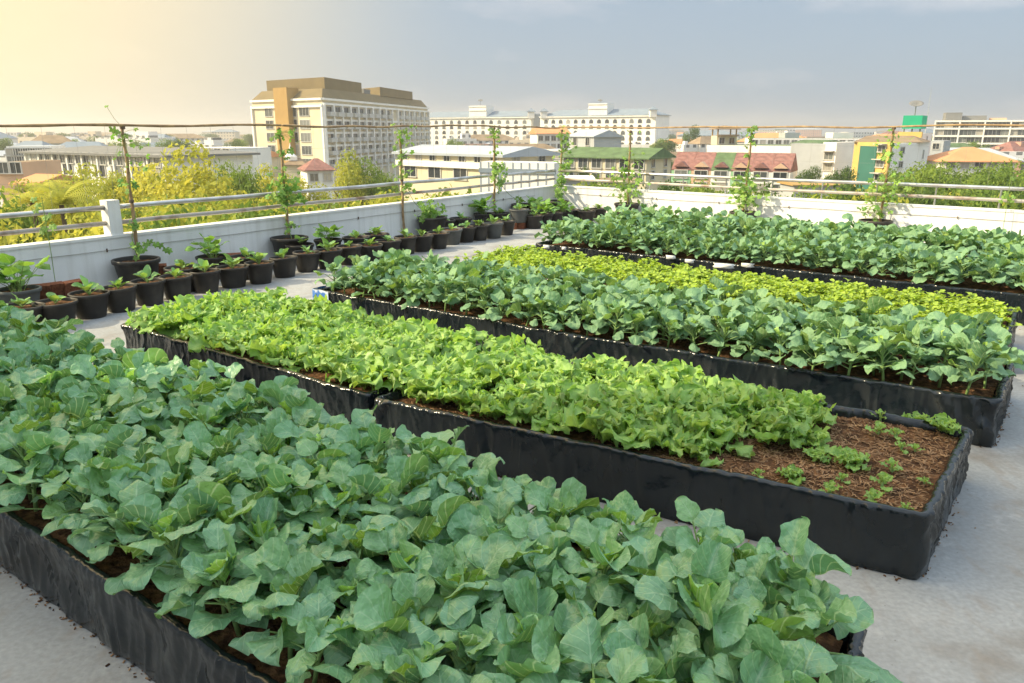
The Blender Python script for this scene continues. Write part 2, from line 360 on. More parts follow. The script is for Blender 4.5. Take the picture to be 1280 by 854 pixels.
# ------------------------------------------------------------------ raised beds
def perimeter(poly, step=.009, rad=.035):
    """closed outline with rounded corners: points and outward normals"""
    n = len(poly); out = []
    for i in range(n):
        p0, p1, p2 = poly[i-1], poly[i], poly[(i+1) % n]
        d0 = (p1-p0).normalized(); d1 = (p2-p1).normalized()
        a = p1-d0*rad; b = p1+d1*rad
        for k in range(5):
            t = k/4; pt = a*(1-t)**2+p1*2*t*(1-t)+b*t*t; dd = (d0*(1-t)+d1*t).normalized()
            out.append((pt, Vector((dd.y, -dd.x))))
        e = p2-d1*rad; Ln = (e-b).length; m = max(1, int(Ln/step))
        for k in range(1, m):
            out.append((b+(e-b)*(k/m), Vector((d1.y, -d1.x))))
    return out
def in_poly(p, poly, margin=0.0):
    n = len(poly)
    for i in range(n):
        a, b = poly[i], poly[(i+1) % n]; d = (b-a).normalized()
        if (p-a).dot(Vector((-d.y, d.x))) < margin: return False
    return True
SOILZ = .255
def bed(poly, label, seed, chips=0, hh=.30, fold=1.0, blue=None):
    """poly counter-clockwise"""
    poly = [Vector(p) for p in poly]; c = sum(poly, Vector((0, 0)))/len(poly)
    root = empty('raised_bed', (c.x, c.y, 0)); tag(root, label, 'planter bed', 'raised planting beds')
    per = perimeter(poly); m = MB(); rings = []; s = 0.0; prev = None
    prof = [(0.004, .0), (.012, .02), (.010, .05), (.008, .08), (.006, .11), (.005, .14), (.004, .17), (.004, .20), (.005, .23), (.007, .255), (.009, .275), (.009, .29), (.005, .299), (-.004, .303), (-.016, .302), (-.026, .292), (-.032, .27), (-.036, .235)]
    rf_ = random.Random(seed*7+1); tot = sum((poly[i]-poly[i-1]).length for i in range(len(poly))); folds = []
    for _ in range(int(tot*9)):
        folds.append((rf_.uniform(0, tot), rf_.gauss(0, .55), rf_.uniform(.004, .016), rf_.choice((-1, 1, 1))*rf_.uniform(.004, .014), rf_.uniform(0, .3), rf_.uniform(.08, .3)))
    acc = 0.0
    for i in range(len(poly)):
        for _ in range(9): folds.append((acc+rf_.uniform(-.22, .22), rf_.uniform(.4, 1.3)*rf_.choice((-1, 1)), rf_.uniform(.006, .014), rf_.uniform(.006, .016), rf_.uniform(.1, .3), rf_.uniform(.1, .3)))
        acc += (poly[(i+1) % len(poly)]-poly[i]).length
    folds.sort()
    import bisect
    fkeys = [f[0] for f in folds]
    for (p, nn) in per:
        if prev is not None: s += (p-prev).length
        prev = p; ring = []
        gat = noise.noise(Vector((s*1.1, seed*3.1, 0)))
        for k, (o, z) in enumerate(prof):
            zz = z/.3
            w1 = noise.noise(Vector((s*7+z*9*gat, z*3.2, seed)))*.030
            w2 = noise.noise(Vector((s*26, z*6, seed+5)))*.010
            w3 = (1-abs(noise.noise(Vector((s*11+z*14*gat, z*2, seed+9)))*2))**6*.020
            amp = (.35+.65*math.sin(min(1, zz)*math.pi)) if k < 11 else .45
            fd = 0.0
            for f_ in folds[bisect.bisect_left(fkeys, s-.45):bisect.bisect_right(fkeys, s+.45)]:
                x_ = abs(s-f_[0]-f_[1]*(z-.15))/f_[2]
                if x_ < 3: fd += f_[3]*max(0, 1-x_/3)**1.5*max(0, 1-abs(z-f_[4])/f_[5])
            d_f = fd if k < 12 else fd*.4
            w4 = noise.noise(Vector((s*48, z*20, seed+11)))*.007 if k >= 9 else 0
            dg = (1-abs(noise.noise(Vector((s*5-z*8, 2.2, seed+21)))*2.2))**4*.006 if k < 12 else 0
            d = o+(w1*.7+w2*.6+w3*.5+dg)*amp*fold+w4+d_f*fold
            dz = noise.noise(Vector((s*3, 0, seed+2)))*.008+noise.noise(Vector((s*22, 0, seed+3)))*.005 if k >= 9 else 0
            if k == 0: dz = 0
            q = p+nn*d
            ring.append(m.vert((q.x-c.x, q.y-c.y, z*hh/.3+dz+(0.001 if k == 0 else 0))))
        rings.append(ring)
    n = len(rings)
    for i in range(n):
        j = (i+1) % n
        for k in range(len(prof)-1): m.face((rings[i][k], rings[j][k], rings[j][k+1], rings[i][k+1]))
    m.obj('plastic_liner', M_['liner'], root, True)
    # soil sheet
    so_ = MB(); ii = [p for p in poly]; A, B, D, E = ii[0], ii[1], ii[3] if len(ii) > 3 else ii[2], ii[2]
    if len(ii) == 4: quads = [(ii[0], ii[1], ii[2], ii[3])]
    else: quads = [(ii[0], ii[1], ii[4], ii[5]), (ii[1], ii[2], ii[3], ii[4])]
    for (a, b, cc, dd) in quads:
        nx = int((b-a).length/.05); ny = int((dd-a).length/.05); gidx = []
        for i in range(nx+1):
            row = []
            for j in range(ny+1):
                p = lerp(lerp(a, b, i/nx), lerp(dd, cc, i/nx), j/ny); p = c+(p-c)*.985
                h = SOILZ+noise.noise(Vector((p.x*4, p.y*4, seed)))*.02+noise.noise(Vector((p.x*18, p.y*18, seed)))*.012
                e = min(i, nx-i, 1)*min(j, ny-j, 1)
                row.append(so_.vert((p.x-c.x, p.y-c.y, h-(0 if e else .0))))
            gidx.append(row)
        for i in range(nx):
            for j in range(ny): so_.face((gidx[i][j], gidx[i+1][j], gidx[i+1][j+1], gidx[i][j+1]))
    rg = random.Random(seed)
    for _ in range(chips):
        a, b, cc, dd = quads[0]; i = rg.uniform(.03, .97) if rg.random() < .4 else rg.uniform(.6, .985); j = rg.uniform(.03, .97)
        p = lerp(lerp(a, b, i), lerp(dd, cc, i), j)
        h = SOILZ+noise.noise(Vector((p.x*4, p.y*4, seed)))*.02+noise.noise(Vector((p.x*18, p.y*18, seed)))*.012
        ax = Matrix.Rotation(rg.uniform(0, 6.3), 3, 'Z') @ Matrix.Rotation(rg.uniform(-.4, .4), 3, 'Y')
        so_.box((p.x-c.x, p.y-c.y, h+.004), (rg.uniform(.01, .035), rg.uniform(.002, .006), .002), 1, 0, ax)
    so_.obj('soil', [M_['soil'], M_['chip']], root, True)
    # muddy debris along the foot
    return root
V = Vector
# corners, counter-clockwise seen from above: front-left, front-right, back-right, back-left
BED1 = [V((-5.05, 4.96)), V((.42, 1.00)), V((1.10, 2.05)), V((-4.25, 5.82))]
BEDA = [V((-3.14, 5.93)), V((-.86, 4.24)), V((-.10, 5.22)), V((-2.40, 6.92))]
BEDB = [V((-.80, 4.17)), V((1.68, 2.77)), V((2.40, 3.71)), V((-.02, 5.14))]
BED3 = [V((-1.92, 7.30)), V((.37, 5.67)), V((2.81, 4.14)), V((3.47, 5.02)), V((1.02, 6.62)), V((-1.25, 8.25))]
BEDC = [V((-.72, 8.62)), V((3.72, 5.52)), V((4.38, 6.42)), V((-.02, 9.75))]
BED5 = [V((.32, 10.45)), V((5.9, 6.30)), V((6.5, 7.15)), V((.90, 11.30))]
BED6 = [V((1.12, 11.52)), V((6.70, 7.40)), V((7.45, 8.45)), V((1.87, 12.58))]
bed(BED1, 'raised bed in black plastic, packed with kale, nearest the camera', 1)
bed(BEDA, 'raised bed in black plastic, packed with pale lettuce at its left', 2, 150)
bed(BEDB, 'raised bed in black plastic with lettuce and bare brown soil at its right end', 3, 5200, fold=.9)
b3 = bed(BED3, 'long raised bed of kale behind the lettuce, blue sheet on its left corner', 4, 200, fold=1.3)
bed(BEDC, 'raised bed of low yellow-green greens between the kale beds', 5, 100)
bed(BED5, 'raised kale bed behind the yellow-green greens', 6)
bed(BED6, 'raised kale bed farthest back, nearest the sunlit wall', 8)
# blue sheet wrapped on the corner of bed three
m = MB(); a = BED3[0]; d1 = (BED3[1]-BED3[0]).normalized(); d2 = (BED3[5]-BED3[0]).normalized(); nO = V((d1.y, -d1.x)); cc = b3.location
rows = []
for k in range(9):
    z = .02+.29*k/8; row = []
    for i in range(13):
        if i < 5: p = a+d2*(.16*(4-i)/4); nn = V((-d1.x, -d1.y))
        else: p = a+d1*(.21*(i-4)/8); nn = nO
        p = p+nn*(.028+.007*noise.noise(Vector((i*.5, k*.5, 3))))+((V((-d1.x, -d1.y))+nO)*.012 if i == 4 else V((0, 0)))
        row.append(m.vert((p.x-cc.x, p.y-cc.y, z+.004*math.sin(i))))
    rows.append(row)
for k in range(8):
    for i in range(12): m.face((rows[k][i], rows[k][i+1], rows[k+1][i+1], rows[k+1][i]))
m.obj('blue_sheet', M_['blue'], b3, True)

m = MB(); rr = random.Random(9)
for poly in (BED1, BEDA, BEDB, BED3, BEDC):
    per = perimeter(poly)
    for (p, nn) in per:
        for _ in range(0 if rr.random() < .7 else (1 if rr.random() < .8 else 5)):
            dd = abs(rr.gauss(0, .012))+.008; q = p+nn*dd+V((rr.gauss(0, .01), rr.gauss(0, .01)))
            ax = Matrix.Rotation(rr.uniform(0, 6.3), 3, 'Z') @ Matrix.Rotation(rr.uniform(-.5, .5), 3, 'Y'); s_ = rr.uniform(.3, 1)
            m.box((q.x, q.y, .004), (.013*s_, .006*s_, .005*s_), 0 if rr.random() < .6 else 1, 0, ax)
for _ in range(150):
    q = V((rr.uniform(-4, 6), rr.uniform(1.5, 11))); s_ = rr.uniform(.25, 1)
    m.box((q.x, q.y, .003), (.018*s_, .009*s_, .004), rr.randrange(2), rr.uniform(0, 3))
o = m.obj('soil_crumbs', [M_['soil'], M_['chip']]); o['kind'] = 'stuff'; tag(o, 'dark soil crumbs and chips spilled along the feet of the beds', 'spilled soil')
# ------------------------------------------------------------------ leaves
BL = [0]
def blade(mb, base, az, el, pet, Lb, Wb, droop, cup, ruff, rf, rg, mi=0, mp=1, tint=(0, .5), nu=8, nv=9, shape=(.62, .62), roll=0.0, pr0=.004, twist=0.0, fold=0.0):
    """petiole + blade; az azimuth, el start elevation (rad), droop total bend"""
    dirh = Vector((math.cos(az), math.sin(az), 0)); side0 = Vector((-math.sin(az), math.cos(az), 0))
    p = Vector(base); e = el; pts = [p.copy()]
    for i in range(3):
        p = p+(dirh*math.cos(e)+Vector((0, 0, 1))*math.sin(e))*pet/3; pts.append(p.copy()); e -= droop*.06
    if pet > .004: mb.tube(pts, [pr0, pr0*.85, pr0*.75, pr0*.65], 5, mp, tint, caps=False)
    ph = rg.uniform(0, 6.28); ph2 = rg.uniform(0, 6.28); rows = []; de = droop*.85; tp = 0.0; BL[0] += 1; pk = .013 if Lb > .09 and shape[0] < 1 else 0.0
    asym = rg.uniform(-.1, .1)
    for i in range(nv+1):
        t = .5-.5*math.cos(math.pi*(.08+.92*(i/nv)**.93)) if i else 0.0; dt = t-tp; tp = t
        if i: 
            e -= de*dt*(.5+1.0*t); p = p+(dirh*math.cos(e)+Vector((0, 0, 1))*math.sin(e)+side0*twist*t)*Lb*dt
        T = dirh*math.cos(e)+Vector((0, 0, 1))*math.sin(e)
        rl = roll+twist*.5*t; sd = side0*math.cos(rl)+T.cross(side0)*math.sin(rl)
        Nn = T.cross(sd).normalized()
        if Nn.z < 0 and abs(e) < 1.5 and abs(rl) < 1.2: Nn = -Nn
        if shape[0] < 1: w = Wb*2*math.sqrt(max(0, t*(1-t)))*(1.12-.24*t)
        else: w = Wb*min(1.0, 1.15*t**.75)*math.sqrt(max(0, 1-t**7))
        if i == 0: w = Wb*.07
        row = []
        for j in range(nu+1):
            s = (j/nu)*2-1; x = s*w*.5*(1+asym*s)
            edge = abs(s)**2.2
            off = cup*abs(x)**1.6*3.0 - fold*abs(x) + ruff*edge*math.sin(rf*(t*6.28)+ph+(1.7 if s > 0 else 0))*(.35+t*.65) + ruff*.5*math.sin(rf*.45*t*6.28+ph2+s*2)*abs(s)
            if ruff > .006: off += ruff*.45*edge*math.sin(rf*2.3*t*6.28+ph2*3+s*3)
            off += pk*noise.noise(Vector((x*26+BL[0]*3.7, t*Lb*26, BL[0])))
            back = -(Lb*(.10 if shape[0] > 1 else .02))*(s*s)*(t**4)+(Lb*.035*math.sin(s*9+ph)*t**5 if shape[0] > 1 else 0)
            q = p+sd*x*(1+(.12*edge*math.sin(rf*t*5+ph2) if shape[0] < 1 else edge*(.20*math.sin(rf*t*9+ph2+s)+.10*math.sin(rf*t*21+ph))))+Nn*off+T*back
            row.append(mb.vert(q, ((s+1)/2, t), tint))
        rows.append(row)
    for i in range(nv):
        for j in range(nu): mb.face((rows[i][j], rows[i][j+1], rows[i+1][j+1], rows[i+1][j]), mi)

def kale_proto(k, big=1.0):
    rg = random.Random(100+k); fol = MB(); st = MB()
    h = rg.uniform(.11, .18)*big; lean = Vector((rg.uniform(-.03, .03), rg.uniform(-.03, .03), 0))
    pts = [Vector((0, 0, -.02)), Vector((0, 0, h*.4))+lean*.4, Vector((0, 0, h))+lean, Vector((0, 0, h+.03))+lean*1.2]
    st.tube(pts, [.009, .008, .007, .004], 7, 0)
    n = rg.randint(15, 18); a0 = rg.uniform(0, 6.28)
    for i in range(n):
        t = i/(n-1)                           # 0 low old .. 1 centre young
        az = a0+i*2.399+rg.uniform(-.35, .35)
        base = lerp(pts[1], pts[3], .1+.9*t**.8)
        if t > .8:
            el = rg.uniform(1.0, 1.45); pet = rg.uniform(.02, .05); Lb = rg.uniform(.05, .085); dr = rg.uniform(.1, .7); tn = rg.uniform(.55, 1.0); cup = 2.2
        elif t > .4:
            el = rg.uniform(.75, 1.25); pet = rg.uniform(.06, .13); Lb = rg.uniform(.082, .13); dr = rg.uniform(.5, 1.7); tn = max(0, rg.gauss(.22, .28)); cup = rg.uniform(-1.2, 2.4)
        else:
            el = rg.uniform(.25, .85); pet = rg.uniform(.07, .12); Lb = rg.uniform(.08, .13); dr = rg.uniform(.6, 1.6); tn = max(0, rg.gauss(.06, .18)); cup = rg.uniform(-1.6, 1.2)
        if rg.random() < .05: tn = rg.uniform(.6, .9)
        Wb = Lb*rg.uniform(.85, 1.12)
        blade(fol, base, az, el, pet*big, Lb*big, Wb*big, dr, cup, rg.uniform(.005, .014), rg.uniform(1.0, 1.9), rg, 0, 1, (min(1, tn), rg.random()), 8, 11, (.72, .55), rg.uniform(-.5, .5), .0042, rg.uniform(-.45, .45), fold=rg.uniform(-.25, .25))
    return fol, st
kale_me = []; kale_mb = []
for k in range(14):
    f, s = kale_proto(k); kale_mb.append((f, s))
    kale_me.append((f.mesh('foliage', [M_['kale'], M_['kale_stem']], True), s.mesh('stem', [M_['kale_stem']], True)))
def kale_plant(k):
    r = empty('kale_plant'); part('foliage', kale_me[k][0], r); part('stem', kale_me[k][1], r); return r
kale_src = [kale_plant(k) for k in range(14)]; kale_used = [False]*14
def place(srcs, used, k, loc, rz, sc, tilt, label, cat, group):
    if not used[k]:
        o = srcs[k]; used[k] = True; o.location = loc; o.rotation_euler = (tilt[0], tilt[1], rz); o.scale = (sc,)*3
    else: o = dup(srcs[k], loc, rz, sc, tilt)
    tag(o, label, cat, group); return o

def rowgrid(poly, nalong, nrows, rg, jit=.04, m0=.10):
    """positions: rows across the bed (0 = front), index along from the left"""
    P = poly; res = []
    if len(P) == 4: top = lambda u: lerp(P[3], P[2], u); bot = lambda u: lerp(P[0], P[1], u)
    else:
        f = (P[1]-P[0]).length/((P[1]-P[0]).length+(P[2]-P[1]).length)
        bot = lambda u: lerp(P[0], P[1], u/f) if u < f else lerp(P[1], P[2], (u-f)/(1-f))
        top = lambda u: lerp(P[5], P[4], u/f) if u < f else lerp(P[4], P[3], (u-f)/(1-f))
    for r in range(nrows):
        for i in range(nalong):
            u = (i+.5+(.25 if r % 2 else -.25))/nalong; u = .012+.976*u
            v = (r+.5)/nrows; wd = (top(u)-bot(u)).length; v = (m0+(wd-2*m0)*v)/wd
            p = lerp(bot(u), top(u), v)+V((rg.uniform(-jit, jit), rg.uniform(-jit, jit)))
            res.append((r, i, p))
    return res
def visible(p, z=.5, mx=90, my=150):
    x, y = pr((p.x, p.y, z)); return -mx < x < 1280+mx and 0 < y < 854+my
rg = random.Random(11); kale_count = 0; rest = []
def kale_bed(poly, na, nr_, where, group, sc, limit=300, jit=.035, m0=.11):
    global kale_count
    for (r, i, p) in rowgrid(poly, na, nr_, rg, jit, m0):
        k = rg.randrange(14); z = rg.uniform(0, 6.28); s = sc*rg.uniform(.86, 1.14); tl = (rg.gauss(0, .07), rg.gauss(0, .07))
        if not visible(p, .5, 900, 900): continue
        if kale_count < limit and visible(p):
            kale_count += 1
            lab = 'kale in %s, %s row from the front, %s from the right end' % (where, nth(r+1), nth(na-i))
            o = place(kale_src, kale_used, k, (p.x, p.y, SOILZ-.005), z, s, tl, lab, 'kale plant', group)
            ms_ = [c for c in o.children if c.name.startswith('foliage')][0].material_slots[0]; ms_.link = 'OBJECT'; ms_.material = M_['kale' if poly is BED1 else 'kale_far']
        else: rest.append((k, p, z, s, tl))
kale_bed(BED1, 37, 7, 'nearest bed', 'kale plants in the nearest bed', 1.0, 300, .035, .05)
kale_bed(BED3, 27, 6, 'long middle bed', 'kale plants in the long middle bed', 1.0, 300, .04, .03)
print('kale so far', kale_count)
kale_bed(BED5, 27, 5, 'bed behind the greens', 'kale plants in the bed behind the greens', 1.04, 300, .04, .05)
kale_bed(BED6, 27, 5, 'farthest bed', 'kale plants in the farthest bed', 1.12, 300, .04, .06)
print('kale', kale_count, 'rest', len(rest))
if rest:
    big = MB()
    for (k, p, z, s, tl) in rest:
        mt = Matrix.Translation((p.x, p.y, SOILZ-.005)) @ Matrix.Rotation(z, 4, 'Z') @ Matrix.Rotation(tl[0], 4, 'X') @ Matrix.Scale(s, 4)
        big.add(kale_mb[k][0], mt)
    o = big.obj('kale_plants', [M_['kale_far'], M_['kale_stem']], None, True); o['kind'] = 'stuff'; tag(o, 'dense sage-green kale filling the beds farthest back, before the sunlit wall', 'kale')

# lettuce
def lettuce_proto(k, n, size, up=.0):
    rg = random.Random(300+k); f = MB(); a0 = rg.uniform(0, 6.28)
    for i in range(n):
        t = i/(n-1); az = a0+i*2.399+rg.uniform(-.3, .3)
        Lb = size*lerp(1.0, .55, t)*rg.uniform(.85, 1.15)
        blade(f, (0, 0, .01+t*.02), az, lerp(.7, 1.4, t)+up+rg.uniform(-.15, .15), Lb*.12, Lb, Lb*rg.uniform(.62, .85), rg.uniform(.6, 1.5)*(1-.4*t), rg.uniform(-.5, 1.4), size*rg.uniform(.09, .13), rg.uniform(2.6, 3.6), rg, 0, 1,
              (min(1, max(0, lerp(.15, .8, t)+rg.uniform(-.15, .2))), rg.random()), 12, 22, (1.05, .6), rg.uniform(-.3, .3), .006, rg.uniform(-.3, .3))
    return f
let_me = [lettuce_proto(k, random.Random(k).randint(12, 16), .205).mesh('foliage', [M_['lettuce'], M_['kale_stem']], True) for k in range(10)]
def small_root(name, me, pn='foliage'):
    r = empty(name); part(pn, me, r); return r
let_src = [small_root('lettuce_plant', me) for me in let_me]; let_used = [False]*10
seed_me = [lettuce_proto(50+k, 7, .05).mesh('foliage', [M_['lettuce'], M_['kale_stem']], True) for k in range(4)]
seed_src = [small_root('lettuce_seedling', me) for me in seed_me]; seed_used = [False]*4
rg = random.Random(21)
for (r, i, p) in rowgrid(BEDA, 13, 5, rg, .045, .06):
    place(let_src, let_used, rg.randrange(10), (p.x, p.y, SOILZ-.01), rg.uniform(0, 6.28), rg.uniform(.85, 1.35), (rg.gauss(0, .12), rg.gauss(0, .12)),
          'lettuce in the left lettuce bed, %s row from the front, %s from the left' % (nth(r+1), nth(i+1)), 'lettuce', 'lettuces in the left lettuce bed')
for (r, i, p) in rowgrid(BEDB, 13, 5, rg, .05, .075):
    x, y = pr((p.x, p.y, SOILZ)); u = (x-480)
    lim = {0: 8.3, 1: 8.6, 2: 9.2, 3: 9.3, 4: 9.0}[r]
    if i > lim: continue
    s = rg.uniform(.85, 1.32)*(.85 if i > lim-1.2 else 1)
    place(let_src, let_used, rg.randrange(10), (p.x, p.y, SOILZ-.01), rg.uniform(0, 6.28), s, (rg.gauss(0, .08), rg.gauss(0, .08)),
          'lettuce in the right lettuce bed, %s row from the front, %s from the left' % (nth(r+1), nth(i+1)), 'lettuce', 'lettuces in the right lettuce bed')
for (x, y, s, lab) in ((977, 556, .62, 'medium lettuce standing at the edge of the bare brown soil'), (1062, 582, .50, 'small lettuce out on the bare soil, nearest the middle'),
                       (1014, 560, .6, 'small lettuce behind the one out on the bare soil'), (990, 600, .42, 'small lettuce near the front rim of the bare soil'), (1018, 575, .38, 'smallest lettuce between two others at the soil edge'), (1145, 530, .40, 'small lettuce by the back rim at the right end'),
                       (1176, 541, .56, 'lettuce in the far back right corner of the bare soil'), (1010, 512, .62, 'lettuce at the back rim left of the bare soil'), (960, 530, .7, 'lettuce at the back left of the bare soil'), (1020, 530, .55, 'upright lettuce at the back edge of the bare soil')):
    p = at(x, y, SOILZ); place(let_src, let_used, rg.randrange(10), (p.x, p.y, SOILZ-.006), rg.uniform(0, 6.28), s, (0, 0), lab, 'lettuce', 'small lettuces round the bare soil')
for (x, y, s, lab) in ((948, 597, .8, 'tiny lettuce seedling near the front rim, leftmost of all'), (1036, 622, 1.3, 'lettuce seedling by the front rim, second from the left'), (1052, 604, .8, 'tiny seedling just behind the front lettuce seedlings'),
                       (1102, 612, 1.3, 'lettuce seedling in the middle of the bare soil'), (1090, 631, 1.2, 'lettuce seedling nearest the front rim, left of the corner'), (1114, 592, 1.2, 'lettuce seedling behind the middle one on bare soil'),
                       (1131, 641, .8, 'tiny seedling in the front corner of the bare soil'), (1155, 606, .7, 'tiny seedling beside the right rim of the bare soil'), (1126, 565, 1.0, 'lettuce seedling at the centre back of the bare soil'), (1143, 566, .9, 'lettuce seedling right of the centre back one'),
                       (1100, 528, 1.2, 'leggy seedling by the back rim of the bare soil'), (1098, 545, 1.3, 'leggy seedling left of centre on the bare soil'), (1120, 549, 1.1, 'leggy seedling in the back middle of the bare soil')):
    p = at(x, y, SOILZ); place(seed_src, seed_used, rg.randrange(4), (p.x, p.y, SOILZ-.002), rg.uniform(0, 6.28), s, (0, 0), lab, 'seedling', 'seedlings on the bare soil')

# yellow-green leafy greens
def green_proto(k):
    rg = random.Random(400+k); f = MB()
    for i in range(16):
        az = rg.uniform(0, 6.28); el = rg.uniform(.5, 1.4); ln = rg.uniform(.07, .16)
        d = Vector((math.cos(az)*math.cos(el), math.sin(az)*math.cos(el), math.sin(el))); tip = d*ln
        f.tube([Vector((0, 0, 0)), tip*.5+Vector((0, 0, .01)), tip], [.003, .0025, .002], 4, 1, caps=False)
        for j in range(4):
            a2 = az+(j-1.5)*.9+rg.uniform(-.3, .3)
            blade(f, tip*(.8+.06*j), a2, rg.uniform(0, .9), .008, rg.uniform(.035, .055), rg.uniform(.03, .045), rg.uniform(.3, 1.2), 1, .004, 2.2, rg, 0, 1, (rg.uniform(0, .9), rg.random()), 4, 4, (.8, .6), rg.uniform(-.4, .4), .0015)
    return f
gr_me = [green_proto(k).mesh('foliage', [M_['celery'], M_['kale_stem']], True) for k in range(8)]
gr_src = [small_root('leafy_green', me) for me in gr_me]; gr_used = [False]*8
rg = random.Random(31)
for (r, i, p) in rowgrid(BEDC, 36, 7, rg, .025, .08):
    place(gr_src, gr_used, rg.randrange(8), (p.x, p.y, SOILZ-.005), rg.uniform(0, 6.28), rg.uniform(.85, 1.2), (0, 0),
          'low yellow-green plant, %s row from the front, %s from the right end' % (nth(r+1), nth(36-i)), 'leafy green', 'yellow-green leafy greens in the middle bed')

# white foam scraps behind the greens
for (x, y, s, lab) in ((683, 309, .10, 'small round white foam scrap left of the others'), (705, 311, .07, 'tiny white foam scrap beside the round one'), (838, 322, .14, 'white foam piece between kale and greens, left of centre'), (862, 327, .12, 'white foam piece right of the first, behind the greens'),
                       (905, 333, .26, 'largest white foam slab behind the greens'), (786, 354, .13, 'white foam scrap on the front rim of the greens bed'), (935, 332, .15, 'white foam piece right of the largest slab')):
    p = at(x, y, .31); m = MB(); rr = random.Random(x); r0 = []
    for z in (0, .5, 1):
        r0.append([m.vert((math.cos(a*.785)*s*.5*rr.uniform(.7, 1.1), math.sin(a*.785)*s*.35*rr.uniform(.7, 1.1), z*.035+rr.uniform(0, .008))) for a in range(8)])
    for k in range(2):
        for a in range(8): m.face((r0[k][a], r0[k][(a+1) % 8], r0[k+1][(a+1) % 8], r0[k+1][a]))
    m.face(r0[2]); m.face(r0[0][::-1])
    o = m.obj('foam_scrap', M_['foam'], None, True, (p.x, p.y, .295)); o.rotation_euler = (0, 0, -.6); tag(o, lab, 'foam scrap', 'white foam scraps round the greens bed')

# ------------------------------------------------------------------ pots
def pot_meshes(r, h, mats):
    m = MB(); m.lathe([(r*.72, 0), (r*.74, .01), (r*.96, h*.86), (r*.97, h*.87)], 28); b = m.vert((0, 0, .003)); 
    n0 = len(m.v)
    m.face(tuple(range(28))[::-1])
    m.lathe([(r*.90, h*.8), (r*.76, .05)], 28)
    rim = MB(); rim.lathe([(r*.97, h*.86), (r*1.03, h*.87), (r*1.05, h*.93), (r*1.05, h*.99), (r*1.03, h), (r*.95, h), (r*.93, h*.97), (r*.90, h*.8)], 28)
    so_ = MB(); c = so_.vert((0, 0, h*.9)); ring = [so_.vert((math.cos(k*math.pi/14)*r*.925, math.sin(k*math.pi/14)*r*.925, h*.87+.008*math.sin(k*2.3))) for k in range(28)]
    for k in range(28): so_.face((c, ring[k], ring[(k+1) % 28]))
    return m.mesh('pot', mats, True), rim.mesh('rim', mats, True), so_.mesh('soil', M_['soil'], True)
PM = {(a, b): pot_meshes(r, h, M_[b]) for a, r, h in (('s', .178, .245), ('m', .195, .28), ('l', .25, .36)) for b in ('pot', 'pot_grey')}
def seedling_foliage(k, kind):
    rg = random.Random(500+k); f = MB()
    if kind == 'young':
        n = rg.randint(6, 9)
        for i in range(n):
            t = i/n; blade(f, (0, 0, .0), i*2.4+rg.uniform(-.4, .4), rg.uniform(.6, 1.35), rg.uniform(.02, .05), rg.uniform(.06, .10), rg.uniform(.045, .07), rg.uniform(.3, 1.0), 1.0, .004, 1.5, rg, 0, 1, (rg.uniform(.1, .9), rg.random()), 6, 6, (.8, .6), rg.uniform(-.3, .3), .003)
    elif kind == 'bushy':
        for i in range(26):
            az = rg.uniform(0, 6.28); L_ = rg.uniform(.05, .20)
            blade(f, (rg.uniform(-.04, .04), rg.uniform(-.04, .04), 0), az, rg.uniform(.6, 1.45), L_, rg.uniform(.08, .13), rg.uniform(.08, .13), rg.uniform(.6, 1.5), -.4, .006, 1.6, rg, 0, 1, (rg.uniform(0, .6), rg.random()), 6, 6, (.7, .5), rg.uniform(-.5, .5), .003)
    return f
yng = [seedling_foliage(k, 'young').mesh('seedling', [M_['seedling'], M_['stem']], True) for k in range(6)]
bsh = [seedling_foliage(20+k, 'bushy').mesh('foliage', [M_['vine'], M_['stem']], True) for k in range(4)]
PS = [1.25]
def potted(kind, mt, pk):
    key = (kind, mt, pk)
    h = {'s': .245, 'm': .28, 'l': .36}[kind]
    r = empty('potted_plant'); a, b, c = PM[(kind, mt)]
    po = part('pot', a, r); part('rim', b, po); part('soil', c, r)
    if pk is not None:
        me = (yng+bsh)[pk]; q_ = part(me.name.split('.')[0], me, r, (0, 0, h*.9)); q_.scale = (PS[0],)*3
    return r
rg = random.Random(41)
front = [(25, 381), (68.5, 375), (110.6, 366), (149, 359), (184.7, 352), (220, 346), (256, 338.6), (290, 333), (324, 328.8), (354.5, 322), (382.7, 316), (410.5, 312.8), (436.7, 308.4), (461.5, 304.7), (485, 300.6), (507, 296.8), (527.5, 294), (547, 291), (564, 286.5), (581.7, 284), (598.5, 282), (616.5, 279.6), (632, 276.4)]
for i, (x, y) in enumerate(front):
    p = at(x, y, .245); g_ = i in (18, 21); PS[0] = rg.uniform(.95, 1.6)
    o = potted('s', 'pot_grey' if g_ else 'pot', rg.randrange(6)); o.location = (p.x, p.y, 0.001); o.rotation_euler = (rg.gauss(0, .02), rg.gauss(0, .02), rg.uniform(0, 6.28)); sc = rg.uniform(.93, 1.04); o.scale = (sc, sc, rg.uniform(.94, 1.06))
    tag(o, 'small %s pot with a seedling, %s in the front row from the left' % ('grey' if g_ else 'black', nth(i+1)), 'potted plant', 'small seedling pots in the front row by the left wall')
tail = [(667.5, 270), (680, 268), (692, 266.5), (704, 264.5), (714.5, 262.5), (733, 264), (748, 261)]
for i, (x, y) in enumerate(tail):
    p = at(x, y, .235); o = potted('s', 'pot', (2, 7, 0, 8, 3, 1, 4)[i]); o.location = (p.x, p.y, .001); o.rotation_euler = (0, 0, rg.uniform(0, 6.28))
    tag(o, 'black pot at the wall corner beyond the brick stand, %s from the left' % nth(i+1), 'potted plant', 'pots at the far wall corner')
